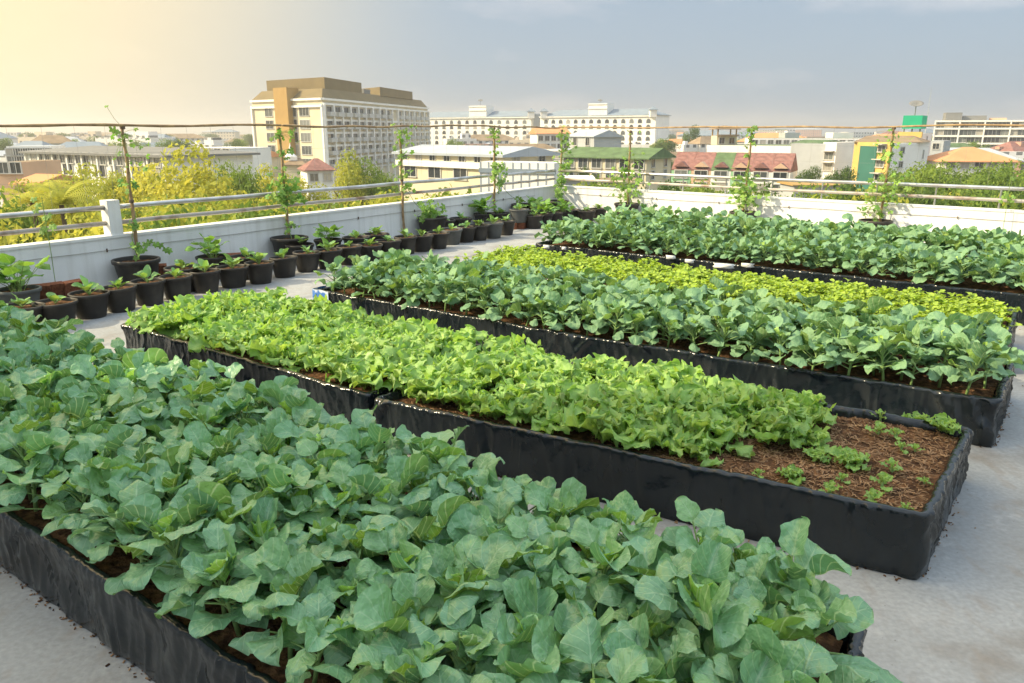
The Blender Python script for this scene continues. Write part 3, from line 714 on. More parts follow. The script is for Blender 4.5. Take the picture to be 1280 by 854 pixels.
second = [(22.5, 362, 'm', 'pot_grey', 7, 'grey-blue pot with large lobed leaves at the left end'), (228, 335, 'm', 'pot', 3, 'black pot behind the front row, just right of the big vine pot'), (265.6, 321, 'm', 'pot', 8, 'black pot with a leafy bush behind the front row, left of centre'),
          (307, 321, 'm', 'pot', 5, 'black pot behind the row, left of the second vine pot'), (374, 306, 'm', 'pot', 1, 'black pot behind the row, right of the second vine pot'), (410, 300, 'm', 'pot', 9, 'black pot with the broadest leafy bush, mid row at the wall'),
          (445, 297, 'm', 'pot', 2, 'black pot at the wall, right of the broad leafy bush'), (470, 293, 'm', 'pot', 4, 'black pot with small seedling just left of the third vine pot'), (555, 275.5, 'm', 'pot', 0, 'wide black pot behind the row, right of the third vine pot'),
          (576, 273, 'm', 'pot', 3, 'black pot behind the row, second right of the third vine pot'), (588, 266, 'm', 'pot', 7, 'black pot with a dark leafy bush against the wall'), (606.5, 266, 's', 'pot', 2, 'black pot against the wall, left of the fourth vine pot'),
          (621, 266, 's', 'pot', 5, 'black pot touching the left side of the fourth vine pot'), (668, 262, 'm', 'pot', 6, 'black pot with dark leaves between the last two vine pots')]
for (x, y, kd, mt, pk, lab) in second:
    PS[0] = 1.5 if x == 22.5 else rg.uniform(1.1, 1.5)
    z = {'s': .235, 'm': .27}[kd]
    p = at(x, y, z)
    # keep clear of the parapet
    s_ = (V((p.x, p.y))-WL0).dot(nl)
    if s_ < .22: p = p+Vector((nl.x, nl.y, 0))*(.22-s_)
    o = potted(kd, mt, pk); o.location = (p.x, p.y, .001); o.rotation_euler = (0, 0, rg.uniform(0, 6.28)); tag(o, lab, 'potted plant', 'pots standing behind the front row')
# grey pot on bricks
p = at(649, 266, .30); st = empty('brick_stand', (p.x, p.y, 0)); tag(st, 'low brick stand carrying a grey pot at the end of the row', 'bricks')
for k in range(4):
    m = MB(); m.box((0, 0, 0), (.24, .11, .06), 0); b_ = m.obj('brick', M_['brick'], st, False, ((k % 2-.5)*.13, 0, .03+.061*(k//2))); b_.rotation_euler = (0, 0, 1.2 if k < 2 else 1.25)
    b_.location.y = (k % 2-.5)*.02
o = potted('s', 'pot_grey', 2); o.location = (p.x, p.y, .123); tag(o, 'grey pot raised on bricks at the end of the row', 'potted plant')
# brick pieces between pots at the left
for (x, y, rz, tl, lab) in ((50, 362, .5, .9, 'broken red brick leaning behind the second pot, left piece'), (66, 360, .8, .8, 'red brick leaning upright behind the second pot'), (90, 357, 1.1, .9, 'largest red brick leaning behind the third pot'), (198, 336, .4, .8, 'dark red brick leaning behind the sixth pot'), (292, 322, .4, .8, 'brown brick leaning behind the eighth pot')):
    p = at(x, y, .20); m = MB(); m.box((0, 0, 0), (.19, .06, .14), 0); m.box((.0, 0, -.14), (.19, .06, .14), 0)
    o = m.obj('brick', M_['brick'], None, False, (p.x, p.y, .185)); o.rotation_euler = (tl*.4, 0, rz); tag(o, lab, 'brick', 'bricks between the pots')

# ------------------------------------------------------------------ trellis: poles, rod, strings
def on_left(px, py, z): 
    p = at(px, py, z); s = (V((p.x, p.y))-WL0).dot(dl); q = WL0+dl*s; return q
def ray_wall(px, A, d):
    # world point of the wall line hit by the vertical plane through this pixel column near the horizon
    u = (px-640)/F; v = (427-160)/F; dx, dy = u, math.cos(PIT)+v*math.sin(PIT)
    # A + d*s = t*(dx,dy)
    det = d.x*(-dy)-d.y*(-dx); s = (-A.x*(-dy)+A.y*(-dx))/det
    return A+d*s
ROD = 1.865
poles = []
for (px, side, top, lean) in ((149, 0, 1.86, .01), (347, 0, 1.84, -.015), (497, 0, 1.80, .0), (615, 0, 1.86, .0), (700, 0, 1.82, 0), (790, 1, 1.80, 0), (940, 1, 1.76, .03), (1117, 1, 1.86, .02)):
    q = ray_wall(px, WL0, dl) if side == 0 else ray_wall(px, WC, dr); nn = nl if side == 0 else nr; q = q+nn*.05
    poles.append((q, side))
    m = MB(); n = 9
    pts = []; rad = []
    for i in range(n*2+1):
        z = .02+(top-.02)*i/(n*2); pts.append(Vector((lean*(z-.8)+.006*math.sin(i), .006*math.cos(i*1.3), z))); rad.append(.021-.004*i/(n*2)+(.003 if i % 2 == 0 else 0))
    m.tube(pts, rad, 8)
    o = m.obj('bamboo_pole', M_['bamboo'], None, True, (q.x, q.y, 0)); k = len(poles)
    # rope ties
    t_ = MB()
    for z in (1.0, ROD):
        if z > top: z = top-.03
        t_.lathe([(.021, -.02), (.029, -.012), (.030, .012), (.021, .02)], 10, (lean*(z-.8), 0, z))
    t_.obj('rope_tie', M_['rope'], o)
    tag(o, 'upright bamboo pole tied to the %s railing, %s from the left of the picture' % ('left' if side == 0 else 'right', nth(k)), 'bamboo pole', 'upright bamboo trellis poles')
def rod(a, b, n, label, sag=.012):
    m = MB(); pts = []; rad = []
    for i in range(n+1):
        t = i/n; p = lerp(a, b, t); pts.append(Vector((p.x-a.x, p.y-a.y, ROD+noise.noise(Vector((t*n*.22, 3, a.x)))*.035-sag*math.sin(t*9)-0))); rad.append(.014+(.004 if i % 2 else 0))
    m.tube(pts, rad, 7); o = m.obj('bamboo_rod', M_['bamboo'], None, True, (a.x, a.y, 0)); tag(o, label, 'bamboo rod', 'horizontal bamboo rods of the trellis'); return o
cor = WC+nl*.06+nr*.02
rod(WL0+nl*.075-dl*1, poles[1][0]+nl*.022, 40, 'horizontal bamboo rod over the left railing, nearer half')
rod(poles[1][0]+nl*.05, cor+nl*.02, 40, 'horizontal bamboo rod over the left railing, farther half')
rod(cor+nr*.03, WR1+nr*.075, 70, 'horizontal bamboo rod over the right railing')
for (A, d, nn, s0, s1, lab) in ((WL0, dl, nl, -1, LT-.05, 'fine string net hung below the left bamboo rod'), (WC, dr, nr, .1, RT, 'fine string net hung below the right bamboo rod')):
    m = MB(); s = s0; rr = random.Random(5)
    while s < s1:
        p = A+d*s+nn*.03; p2 = p+d*rr.uniform(-.03, .03)
        m.tube([(p.x, p.y, ROD-.02), (p2.x, p2.y, .98)], .0013, 3, caps=False); s += .34
    for z in (1.55, 1.27):
        n = 30; m.tube([Vector(((A+d*lerp(s0, s1, i/n)+nn*.031).x, (A+d*lerp(s0, s1, i/n)+nn*.031).y, z+.012*math.sin(i*2.1))) for i in range(n+1)], .0013, 3, caps=False)
    o = m.obj('trellis_net', M_['wire']); tag(o, lab, 'net', 'string nets of the trellis')

# ------------------------------------------------------------------ vines in big pots
def lobed(mb, c, Nn, up, size, rg, tint):
    """palmate leaf with five lobes"""
    Nn = Nn.normalized(); X = (up-Nn*up.dot(Nn)).normalized(); Y = Nn.cross(X); c0 = mb.vert(c, (.5, .0), tint)
    ring = []; n = 20
    for k in range(n+1):
        a = -2.75+5.5*k/n; r = size*(.62+.38*math.cos(a*2.5*1.14)**2)*(1.0-.18*abs(a)/2.75)
        q = c+X*math.cos(a)*r+Y*math.sin(a)*r-Nn*(.25*r*r/size)+Nn*rg.uniform(-.03, .03)*size
        ring.append(mb.vert(q, (.5+.48*math.sin(a), min(1, .5+.5*math.cos(a))), tint))
    for k in range(n): mb.face((c0, ring[k], ring[k+1]), 0)
def vine(px, py, z, pole, side, seed, spec, label, big='l', mt='pot', droop=None):
    """spec: list of (height, n leaves, spread, leaf size) clusters up the pole"""
    rg = random.Random(seed); A, d, nn = (WL0, dl, nl) if side == 0 else (WC, dr, nr)
    p = at(px, py, z); s_ = (V((p.x, p.y))-A).dot(nn); tgt = .27
    q = V((p.x, p.y))+nn*(max(tgt, min(s_, .45))-s_)
    h = .36; base = z-h
    r = empty('potted_vine', (q.x, q.y, .001)); tag(r, label, 'potted vine', 'climbing vines in large pots along the walls')
    a, b, c = PM[(big, mt)]; po = part('pot', a, r); part('rim', b, po); part('soil', c, r)
    st = MB(); fo = MB(); pv = Vector((pole.x-q.x, pole.y-q.y, 0))
    pts = [Vector((rg.uniform(-.03, .03), rg.uniform(-.03, .03), h*.88))]
    topz = max(s[0] for s in spec); n = 26
    for i in range(1, n+1):
        t = i/n; zz = lerp(h*.88, topz, t); f = min(1, t*2.6); a_ = t*19
        pts.append(lerp(Vector((0, 0, 0)), pv, f)*1.0+Vector((math.cos(a_)*.028, math.sin(a_)*.028, zz)))
    st.tube(pts, [.0055*(1-.6*i/n) for i in range(n+1)], 5); st.obj('vine_stem', M_['stem'], r, True)
    for (zc, nleaf, spread, ls) in spec:
        f = min(1, max(0, (zc-h)/(topz-h+.001))*2.6); c0 = lerp(Vector((0, 0, 0)), pv, f)+Vector((0, 0, zc))
        arm = None
        for i in range(int(nleaf*(1.6 if zc < 1.1 else 1.0))):
            o_ = Vector((rg.gauss(0, spread), rg.gauss(0, spread*.5), rg.gauss(0, spread*.6)))
            # spread along wall direction
            o_ = Vector((d.x*o_.x+nn.x*abs(o_.y), d.y*o_.x+nn.y*abs(o_.y), o_.z)); cpt = c0+o_
            if cpt.z < h*.92: cpt.z = h*.92+rg.uniform(0, .05)
            fo.tube([c0+Vector((0, 0, o_.z*.3)), (c0+cpt)/2+Vector((0, 0, .02)), cpt], .0022, 4, 1, (0, .5), caps=False)
            nv_ = Vector((rg.gauss(0, .6), rg.gauss(-.5, .5), rg.uniform(.2, 1)))
            lobed(fo, cpt, nv_, Vector((rg.gauss(0, 1), rg.gauss(0, 1), rg.uniform(-1, .3))), ls*.92*rg.uniform(.55, 1.15), rg, (rg.uniform(0, .8), rg.random()))
    if droop:   # a long shoot arching sideways over the rim
        pp = [Vector((0, 0, h)), Vector((d.x*.12, d.y*.12, h+.17)), Vector((d.x*.30, d.y*.30, h+.16)), Vector((d.x*.42, d.y*.42, h+.02))]
        fo.tube(pp, .0035, 4, 1, caps=False)
        for k in range(9):
            t = k/8*2.99; i = int(t); c0 = lerp(pp[i], pp[i+1], t-i)+Vector((rg.uniform(-.02, .02), 0, rg.uniform(-.03, .03)))
            lobed(fo, c0, Vector((rg.gauss(0, .3), -1, .6)), Vector((0, 0, -1)), .055, rg, (.3, rg.random()))
    fo.obj('foliage', [M_['vine'], M_['stem']], r, False)
    return r
vine(160.3, 322, .36, poles[0][0], 0, 1, [(.50, 5, .06, .05), (.72, 6, .05, .05), (1.2, 7, .07, .055), (1.45, 6, .10, .05), (1.7, 12, .18, .06), (1.75, 6, .25, .05)], 'large black pot with a thin vine on the first bamboo pole from left', droop=True)
vine(343.7, 294.4, .36, poles[1][0], 0, 2, [(.50, 8, .06, .05), (.85, 20, .11, .065), (1.0, 30, .13, .07), (1.2, 18, .12, .06), (1.5, 12, .08, .05), (1.75, 18, .09, .06)], 'large black pot whose dense vine covers the second bamboo pole')
vine(509, 268.7, .36, poles[2][0], 0, 3, [(.46, 34, .15, .085), (.85, 14, .08, .06), (1.1, 14, .12, .065), (1.4, 16, .14, .07), (1.62, 12, .10, .06), (1.75, 14, .12, .06)], 'large black pot with broad leaves at the third bamboo pole')
vine(634.7, 253.5, .36, poles[3][0], 0, 4, [(.48, 8, .07, .06), (.80, 22, .13, .06), (1.05, 24, .15, .07), (1.4, 10, .08, .06), (1.7, 24, .13, .06)], 'large black pot with vine on the fourth bamboo pole')
vine(699, 251, .36, poles[4][0], 0, 5, [(.50, 16, .12, .07), (.72, 24, .14, .07), (1.0, 26, .18, .07), (1.4, 24, .20, .065), (1.6, 22, .14, .06), (1.72, 10, .12, .06)], 'large black pot with vine at the wall corner')
vine(788, 253.5, .36, poles[5][0], 1, 6, [(.50, 18, .16, .07), (.75, 26, .2, .07), (1.0, 20, .2, .07), (1.25, 12, .2, .06), (1.75, 3, .1, .06)], 'pot with bushy vine on the first pole of the sunlit wall')
vine(930, 264.6, .36, poles[6][0], 1, 7, [(.50, 20, .12, .07), (.72, 34, .17, .075), (.95, 20, .16, .07), (1.35, 6, .06, .06), (1.6, 14, .10, .06), (1.8, 12, .08, .065)], 'pot with bushy vine on the middle pole of the sunlit wall')
vine(1097, 274.5, .36, poles[7][0], 1, 8, [(.50, 14, .14, .075), (.75, 26, .18, .07), (.98, 18, .2, .07), (1.4, 18, .13, .07), (1.62, 8, .12, .06), (1.78, 7, .10, .05)], 'pot with bushy vine on the rightmost pole of the sunlit wall')
# little shoots showing above the coping at far left and far right
for (px, py, s, side, lab) in ((30, 300, 1, 0, 'thin green shoot rising above the coping at far left'), (1276, 254, 1, 1, 'green vine tip over the rail at the far right')):
    A, d, nn = (WL0, dl, nl) if side == 0 else (WC, dr, nr)
    q = ray_wall(px, A, d)+nn*.12; m = MB(); rr = random.Random(px)
    m.tube([(0, 0, .0), (.01, 0, .5), (.0, .01, 1.12)], .004, 5, 1)
    for k in range(10): lobed(m, Vector((rr.gauss(0, .05), rr.gauss(0, .03), rr.uniform(.75, 1.12))), Vector((0, -1, .8)), Vector((rr.uniform(-1, 1), 0, -1)), .05, rr, (.4, rr.random()))
    o = m.obj('vine_shoot', [M_['vine'], M_['stem']], None, False, (q.x, q.y, 0)); tag(o, lab, 'vine')

# ================================================================== city beyond the roof
def XY(px, Y): 
    p = at(px, 163, Y=Y); return V((p.x, p.y))
def ZR(py, Y): return at(640, py, Y=Y).z
def fmat(name, col, rough=.8, var=.12, scale=.35, spec=.15): return mat(name, col, rough, var=var, scale=scale, spec=spec)
B_ = dict(white=fmat('white_facade', (.82, .80, .74), var=.08), cream=fmat('cream_facade', (.68, .60, .42)), tan=fmat('tan_facade', (.42, .27, .10)), olive=fmat('brown_roof', (.20, .155, .08)), grey=fmat('grey_facade', (.42, .44, .45)),
          slate=fmat('slate_blue_roof', (.22, .27, .32)), red=fmat('pinkish_red_roof', (.31, .155, .13), var=.35, scale=1.5), green=fmat('green_roof', (.13, .20, .09), var=.35, scale=.8), mint=fmat('mint_wall', (.30, .52, .30)), orange=fmat('orange_roof', (.62, .30, .14)),
          peach=fmat('peach_wall', (.62, .42, .28)), yellow=fmat('yellow_wall', (.62, .43, .14)), metal=fmat('grey_metal_roof', (.40, .44, .48)), dark=fmat('dark_concrete', (.20, .20, .19)), board=fmat('green_board', (.03, .50, .26)),
          brownroof=fmat('brown_tile_roof', (.30, .22, .14), var=.3), teal=fmat('teal_glass_panel', (.05, .16, .13), .3), brick=fmat('terracotta_wall', (.45, .20, .12)))
M_['pane'] = mat('window_glass', (.045, .055, .06), .12, var=.5, scale=.4, spec=.8)
_n = M_['pane'].node_tree; _o = _n.nodes.new('ShaderNodeObjectInfo'); _r = _n.nodes.new('ShaderNodeValToRGB'); _r.color_ramp.interpolation = 'CONSTANT'
_r.color_ramp.elements[0].color = (.025, .03, .035, 1); _r.color_ramp.elements[1].position = .45; _r.color_ramp.elements[1].color = (.07, .08, .08, 1)
for _p, _c in ((.7, (.16, .17, .16, 1)), (.88, (.34, .32, .27, 1))): _e = _r.color_ramp.elements.new(_p); _e.color = _c
_n.links.new(_o.outputs['Random'], _r.inputs['Fac']); _n.links.new(_r.outputs[0], _n.nodes['Principled BSDF'].inputs['Base Color'])
M_['frame'] = fmat('window_frame', (.55, .54, .50))
win_cache = {}
def win_mesh(w, h, kind):
    key = (round(w, 2), round(h, 2), kind)
    if key in win_cache: return win_cache[key]
    m = MB(); fw = min(.14, w*.1)
    if kind == 'arch':
        n = 8; pts = [(-w/2, -h/2), (w/2, -h/2)]+[(math.cos(a)*w/2, h/2-w/2+math.sin(a)*w/2) for a in [math.pi*i/n for i in range(n+1)]]
        for sc, y, mi in ((1.16, -.05, 1), (1.0, -.09, 0)):
            f = [m.vert((p[0]*sc, y, p[1]*sc)) for p in pts]; b = [m.vert((p[0]*sc, .02, p[1]*sc)) for p in pts]
            m.face(f, mi)
            for i in range(len(pts)): j = (i+1) % len(pts); m.face((b[i], b[j], f[j], f[i]), mi)
    else:
        m.box((0, -.02, 0), (w, .06, h), 0)
        m.box((0, -.05, h/2+fw/2), (w+2*fw, .14, fw), 1); m.box((0, -.09, -h/2-fw/2), (w+2.6*fw, .26, fw), 1)
        m.box((-w/2-fw/2, -.05, 0), (fw, .14, h), 1); m.box((w/2+fw/2, -.05, 0), (fw, .14, h), 1)
        k = max(1, int(round(w/1.3)))
        for i in range(1, k+ (1 if k == 1 else 0)):
            x = -w/2+w*i/(k if k > 1 else 2); m.box((x, -.06, 0), (.07, .04, h), 1)
        if kind == 'shade': m.box((0, -.5, h/2+.25), (w+.5, 1.0, .12), 1)
        if kind == 'balcony': m.box((0, -.55, -h/2+.05), (w+.7, 1.1, .14), 1); m.box((0, -1.07, -h/2+.55), (w+.7, .08, .9), 1); m.box((-w/2-.31, -.55, -h/2+.55), (.08, 1.04, .9), 1); m.box((w/2+.31, -.55, -h/2+.55), (.08, 1.04, .9), 1)
    me = m.mesh('window', [M_['pane'], M_['frame']]); win_cache[key] = (me, m); return win_cache[key]
class Bld:
    def __init__(s, name, label, c, cat='building', group=None):
        s.r = empty(name, (c[0], c[1], GZ)); tag(s.r, label, cat, group); s.c = V((c[0], c[1])); s.nw = 0; s.stuff = MB()
    def L(s, p, z): return Vector((p[0]-s.c.x, p[1]-s.c.y, z-GZ))
    def prism(s, nm, poly, z0, z1, m, mt=None):
        b = MB(); b.prism([(p[0]-s.c.x, p[1]-s.c.y) for p in poly], z0-GZ, z1-GZ, 0, 1 if mt else None); return b.obj(nm, [B_[m]]+([B_[mt]] if mt else []), s.r)
    def windows(s, A, D, zs, n, w, h, kind='plain', m0=0.0, m1=0.0, skip=()):
        """rows of windows on the wall A->D (outside on the right-hand side of A->D)"""
        d = (D-A); Ln = d.length; d.normalize(); ang = math.atan2(d.y, d.x); me, mb = win_mesh(w, h, kind)
        for z in zs:
            for i in range(n):
                if i in skip: continue
                q = A+d*(m0+(Ln-m0-m1)*(i+.5)/n); l_ = s.L(q, z)
                if s.nw < 100: s.nw += 1; part('window', me, s.r, l_, ang)
                else: s.stuff.add(mb, Matrix.Translation(l_) @ Matrix.Rotation(ang, 4, 'Z'))
    def bands(s, A, D, zs, m, out=.35, t=.35, nm='ledge'):
        d = (D-A).normalized(); n = V((d.y, -d.x)); mid = (A+D)/2+n*(out/2-.02); b = MB()
        for z in zs: l_ = s.L(mid, z); b.box(l_, ((D-A).length+.3, out, t), 0, math.atan2(d.y, d.x))
        return b.obj(nm, B_[m], s.r)
    def pilasters(s, A, D, n, z0, z1, m, w=.5, out=.5):
        d = (D-A).normalized(); nn = V((d.y, -d.x))
        for i in range(n+1):
            q = A+(D-A)*(i/n)+nn*(out/2-.03); b = MB(); b.box((0, 0, 0), (w, out, z1-z0), 0, math.atan2(d.y, d.x)); b.obj('pilaster', B_[m], s.r, False, s.L(q, (z0+z1)/2))
    def roof(s, poly4, ze, zr, m, kind='hip', over=.5, t=.15):
        """poly4: front-left, front-right, back-right, back-left"""
        c = sum(poly4, V((0, 0)))/4; a = (poly4[1]-poly4[0]).normalized(); bb = (poly4[3]-poly4[0]).normalized()
        P = [poly4[0]-a*over-bb*over, poly4[1]+a*over-bb*over, poly4[2]+a*over+bb*over, poly4[3]-a*over+bb*over]
        wl = (P[1]-P[0]).length; dp_ = (P[3]-P[0]).length; ins = min(dp_/2, wl/2.3) if kind == 'hip' else 0
        r0 = (P[0]+P[3])/2+a*ins; r1 = (P[1]+P[2])/2-a*ins; b = MB()
        v = [b.vert(s.L(p, ze)) for p in P]+[b.vert(s.L(p, ze-t)) for p in P]+[b.vert(s.L(r0, zr)), b.vert(s.L(r1, zr))]
        b.face((v[0], v[1], v[9], v[8])); b.face((v[2], v[3], v[8], v[9])); b.face((v[3], v[0], v[8])); b.face((v[1], v[2], v[9]))
        for i in range(4): j = (i+1) % 4; b.face((v[4+i], v[4+j], v[j], v[i]))
        b.face((v[7], v[6], v[5], v[4])); return b.obj('roof', B_[m], s.r)
    def done(s):
        if s.stuff.v: o = s.stuff.obj('window', [M_['pane'], M_['frame']], s.r); o['kind'] = 'stuff'
def rect(A, D, depth):
    d = (D-A).normalized(); b = V((-d.y, d.x)); return [A, D, D+b*depth, A+b*depth]
def dish(loc, r, label, ang=.6, col='dark'):
    root = empty('satellite_dish', loc, ang); tag(root, label, 'satellite dish', 'satellite dishes on the roofs')
    m = MB(); m.lathe([(.01, 0), (r*.4, r*.04), (r*.75, r*.15), (r, r*.28), (r*.98, r*.31), (r*.6, r*.14), (.01, r*.05)], 18)
    o = m.obj('bowl', B_[col], root, True, (0, 0, r*1.5)); o.rotation_euler = (.35, -.3, 0)
    m = MB(); m.tube([(0, 0, 0), (0, 0, r*1.5)], r*.07, 8); m.obj('mast', B_[col], root)
    m = MB(); m.tube([(0, 0, r*1.5), (r*.25, r*.2, r*2.1)], r*.03, 5); m.obj('feed_arm', B_[col], root)

# --- tan and cream block with the brown roof
P0, P1, P2 = XY(405, 190), XY(318, 207), XY(535, 273); d_l = (P0-P1).normalized(); d_r = (P2-P0).normalized()
zt = ZR(122, 190); b = Bld('office_block', 'tall cream office block with a brown roof and a tan stair shaft', P0)
BK = P2+(P1-P0); b.prism('wall', [P1, P0, P2, BK], GZ, zt, 'cream')
fz = [ZR(y, 190) for y in (139, 155.5, 172, 188.5, 205)]
b.windows(P1, P0, fz, 1, 3.0, 2.0, 'plain', .9, 15.2); b.windows(P1, P0, fz, 1, 2.2, 2.3, 'plain', 5.4, 11.7)
b.windows(P1, P0, fz, 1, 2.4, 2.3, 'plain', 11.2, 5.6); b.windows(P1, P0, fz, 1, 3.6, 2.0, 'plain', 15.0, .9)
b.windows(P0, P2, fz, 16, 2.8, 2.2, 'balcony', 1.0, 1.0, (9,)); 
b.bands(P1, P0, [zt-.3, zt-1.9], 'white', .6, .5); b.bands(P0, P2, [zt-.3, zt-1.4], 'white', .6, .5); b.bands(P0, P2, [z-2.0 for z in fz], 'white', .35, .5)
b.pilasters(P0, P2, 16, GZ, zt-1.5, 'white', .7, .7); b.pilasters(P1, P0, 2, GZ, zt-1.5, 'white', .6, .5)
sh0 = P1+(P0-P1)*.41; sh1 = P1+(P0-P1)*.60; b.prism('stair_shaft', [sh0-V((-d_l.y, d_l.x))*1.6, sh1-V((-d_l.y, d_l.x))*1.6, sh1+V((-d_l.y, d_l.x))*2, sh0+V((-d_l.y, d_l.x))*2], GZ, zt+2.6, 'tan')
# sloping brown roof band then penthouses
def inset(poly, k): c = sum(poly, V((0, 0)))/len(poly); return [c+(p-c)*k for p in poly]
big = [P1, P0, P2, BK]; m = MB(); lo = [b.L(p, zt+.02) for p in big]; hi = [b.L(p, zt+2.3) for p in [lerp(P1, BK, .04)+d_l*1.8, lerp(P0, P2, .04)-d_l*1.8, lerp(P2, P0, .03)-d_l*1.8, lerp(BK, P1, .03)+d_l*1.8]]
v = [m.vert(p) for p in lo]+[m.vert(p) for p in hi]
for i in range(4): j = (i+1) % 4; m.face((v[i], v[j], v[4+j], v[4+i]))
m.face((v[4], v[5], v[6], v[7])); m.obj('roof', B_['olive'], b.r)
q0 = lerp(P1, P0, .10)+d_r*5; q1 = lerp(P1, P0, .93)+d_r*5; b.prism('penthouse', [q0, q1, q1+d_r*24, q0+d_r*24], zt+2.2, zt+5.0, 'olive')
q0 = lerp(P1, P0, .25)+d_r*50; q1 = lerp(P1, P0, .95)+d_r*42; b.prism('penthouse', [q0, q1, q1+d_r*30, q0+d_r*30], zt+2.2, zt+4.6, 'olive')
q0 = lerp(P1, P0, .5)+d_r*32; q1 = lerp(P1, P0, .9)+d_r*32; b.prism('roof_box', [q0, q1, q1+d_r*5, q0+d_r*5], zt+2.2, zt+3.6, 'dark'); b.done()
# small white pavilion and red roof below it
b = Bld('pavilion', 'small building with white pointed spire before the cream office block', XY(360, 150)); rc = rect(XY(352, 150), XY(378, 150), 5)
b.prism('wall', rc, GZ, ZR(206, 150), 'cream'); b.roof(rc, ZR(206, 150), ZR(198, 150), 'brownroof')
b.prism('spire_base', [XY(353, 151), XY(369, 151), XY(368, 153), XY(354, 153)], ZR(201, 150), ZR(196, 150), 'white'); m = MB(); c0 = b.L(XY(361, 152), ZR(196, 150))
m.lathe([(1.2, 0), (.55, .6), (.12, 2.0), (0.01, 2.6)], 10, tuple(c0)); m.obj('spire', B_['white'], b.r); b.done()
b = Bld('house', 'low house with dull red roof right of the white spire', XY(390, 140)); rc = rect(XY(380, 140), XY(414, 142), 7); b.prism('wall', rc, GZ, ZR(214, 140), 'white'); b.roof(rc, ZR(213, 140), ZR(199, 140), 'red'); b.windows(rc[0], rc[1], [ZR(222, 140)], 2, 1.4, 1.3); b.done()
# --- long white hotel with arched windows
HY = 425
def zz(y): return ZR(y, HY)
b = Bld('hotel', 'long white hotel with rows of arched windows and blue-grey roof', XY(675, HY))
for (x0, x1, n) in ((520, 664, 14), (675, 819, 14)):
    rc = rect(XY(x0, HY+(675-x0)*.27), XY(x1, HY+(675-x1)*.27), 16); b.prism('wall', rc, GZ, zz(145.5), 'white'); b.windows(rc[0], rc[1], [zz(152.3), zz(159), zz(165.8), zz(172.5)], n, 2.2, 2.0, 'arch', 1.5, 1.5)
    b.windows(rc[0], rc[1], [zz(179.3)], n, 2.2, 2.0, 'arch', 1.5, 1.5)
    b.roof(rc, zz(145.4), zz(137.5), 'slate', 'hip', .8); b.bands(rc[0], rc[1], [zz(146.6)], 'white', .9, .5)
rc = rect(XY(664, HY+5), XY(675, HY+5), 10); b.prism('wall', rc, GZ, zz(142), 'grey')
for (x0, x1) in ((587, 608), (735, 758)):
    hy = HY+(675-x0)*.27-1.5; rc = rect(XY(x0, hy), XY(x1, hy-5.5), 8); b.prism('roof_tower', rc, zz(147), zz(131), 'white'); b.bands(rc[0], rc[1], [zz(131.8), zz(137)], 'white', .5, .4)
for x in (664, 680, 816):
    hy = HY+(675-x)*.27-2; rc = rect(XY(x-4, hy), XY(x+4, hy), 4); b.prism('corner_turret', rc, zz(148), zz(139.5), 'white'); b.roof(rc, zz(139.5), zz(135.5), 'slate', 'hip', .6)
b.done()
for (x, y, lab) in ((601, 131, 'small dish on the left roof tower of the white hotel'), (749, 131, 'small dish on the right roof tower of the white hotel')):
    q = XY(x, HY+1); dish((q.x, q.y, zz(y)), 1.3, lab)
# --- red-orange roofed and grey houses in front of the hotel
b = Bld('house', 'house with a bright orange-red roof before the white hotel', XY(690, 260)); rc = rect(XY(672, 260), XY(712, 262), 12); b.prism('wall', rc, GZ, ZR(167, 260), 'white'); b.roof(rc, ZR(167, 260), ZR(160, 260), 'orange', 'gable'); b.windows(rc[0], rc[1], [ZR(173, 260), ZR(183, 260)], 5, 1.5, 1.5); b.done()
b = Bld('house', 'tall pale grey house with a plain gable roof before the hotel', XY(735, 165)); A = XY(712, 170); D = XY(743, 162); rc = rect(A, D, 7); b.prism('wall', rc, GZ, ZR(171, 165), 'grey'); b.roof(rc, ZR(170.5, 165), ZR(162.5, 165), 'metal', 'gable', .4); b.windows(A, D, [ZR(177, 165), ZR(190, 165)], 2, 1.3, 1.6); b.done()
b = Bld('building', 'white low block left of the grey gabled house', XY(700, 140)); rc = rect(XY(681, 142), XY(710, 140), 8); b.prism('wall', rc, GZ, ZR(187, 140), 'white', 'metal'); b.windows(rc[0], rc[1], [ZR(194, 140), ZR(206, 140)], 3, 1.0, 1.2); b.done()
# --- long building with green roof
b = Bld('house', 'long low building with a mossy green gable roof', XY(765, 118)); A, D = XY(705, 122), XY(810, 114); rc = rect(A, D, 9); b.prism('wall', rc, GZ, ZR(197, 118), 'cream'); b.roof(rc, ZR(197, 118), ZR(184.5, 120), 'green', 'gable', .6)
b.windows(A, D, [ZR(204, 118)], 6, 1.5, 1.4); b.windows(A, D, [ZR(219, 118)], 6, 1.3, 1.3); b.windows(D, rc[2], [ZR(203, 118), ZR(218, 118)], 2, 1.0, 1.2); b.done()
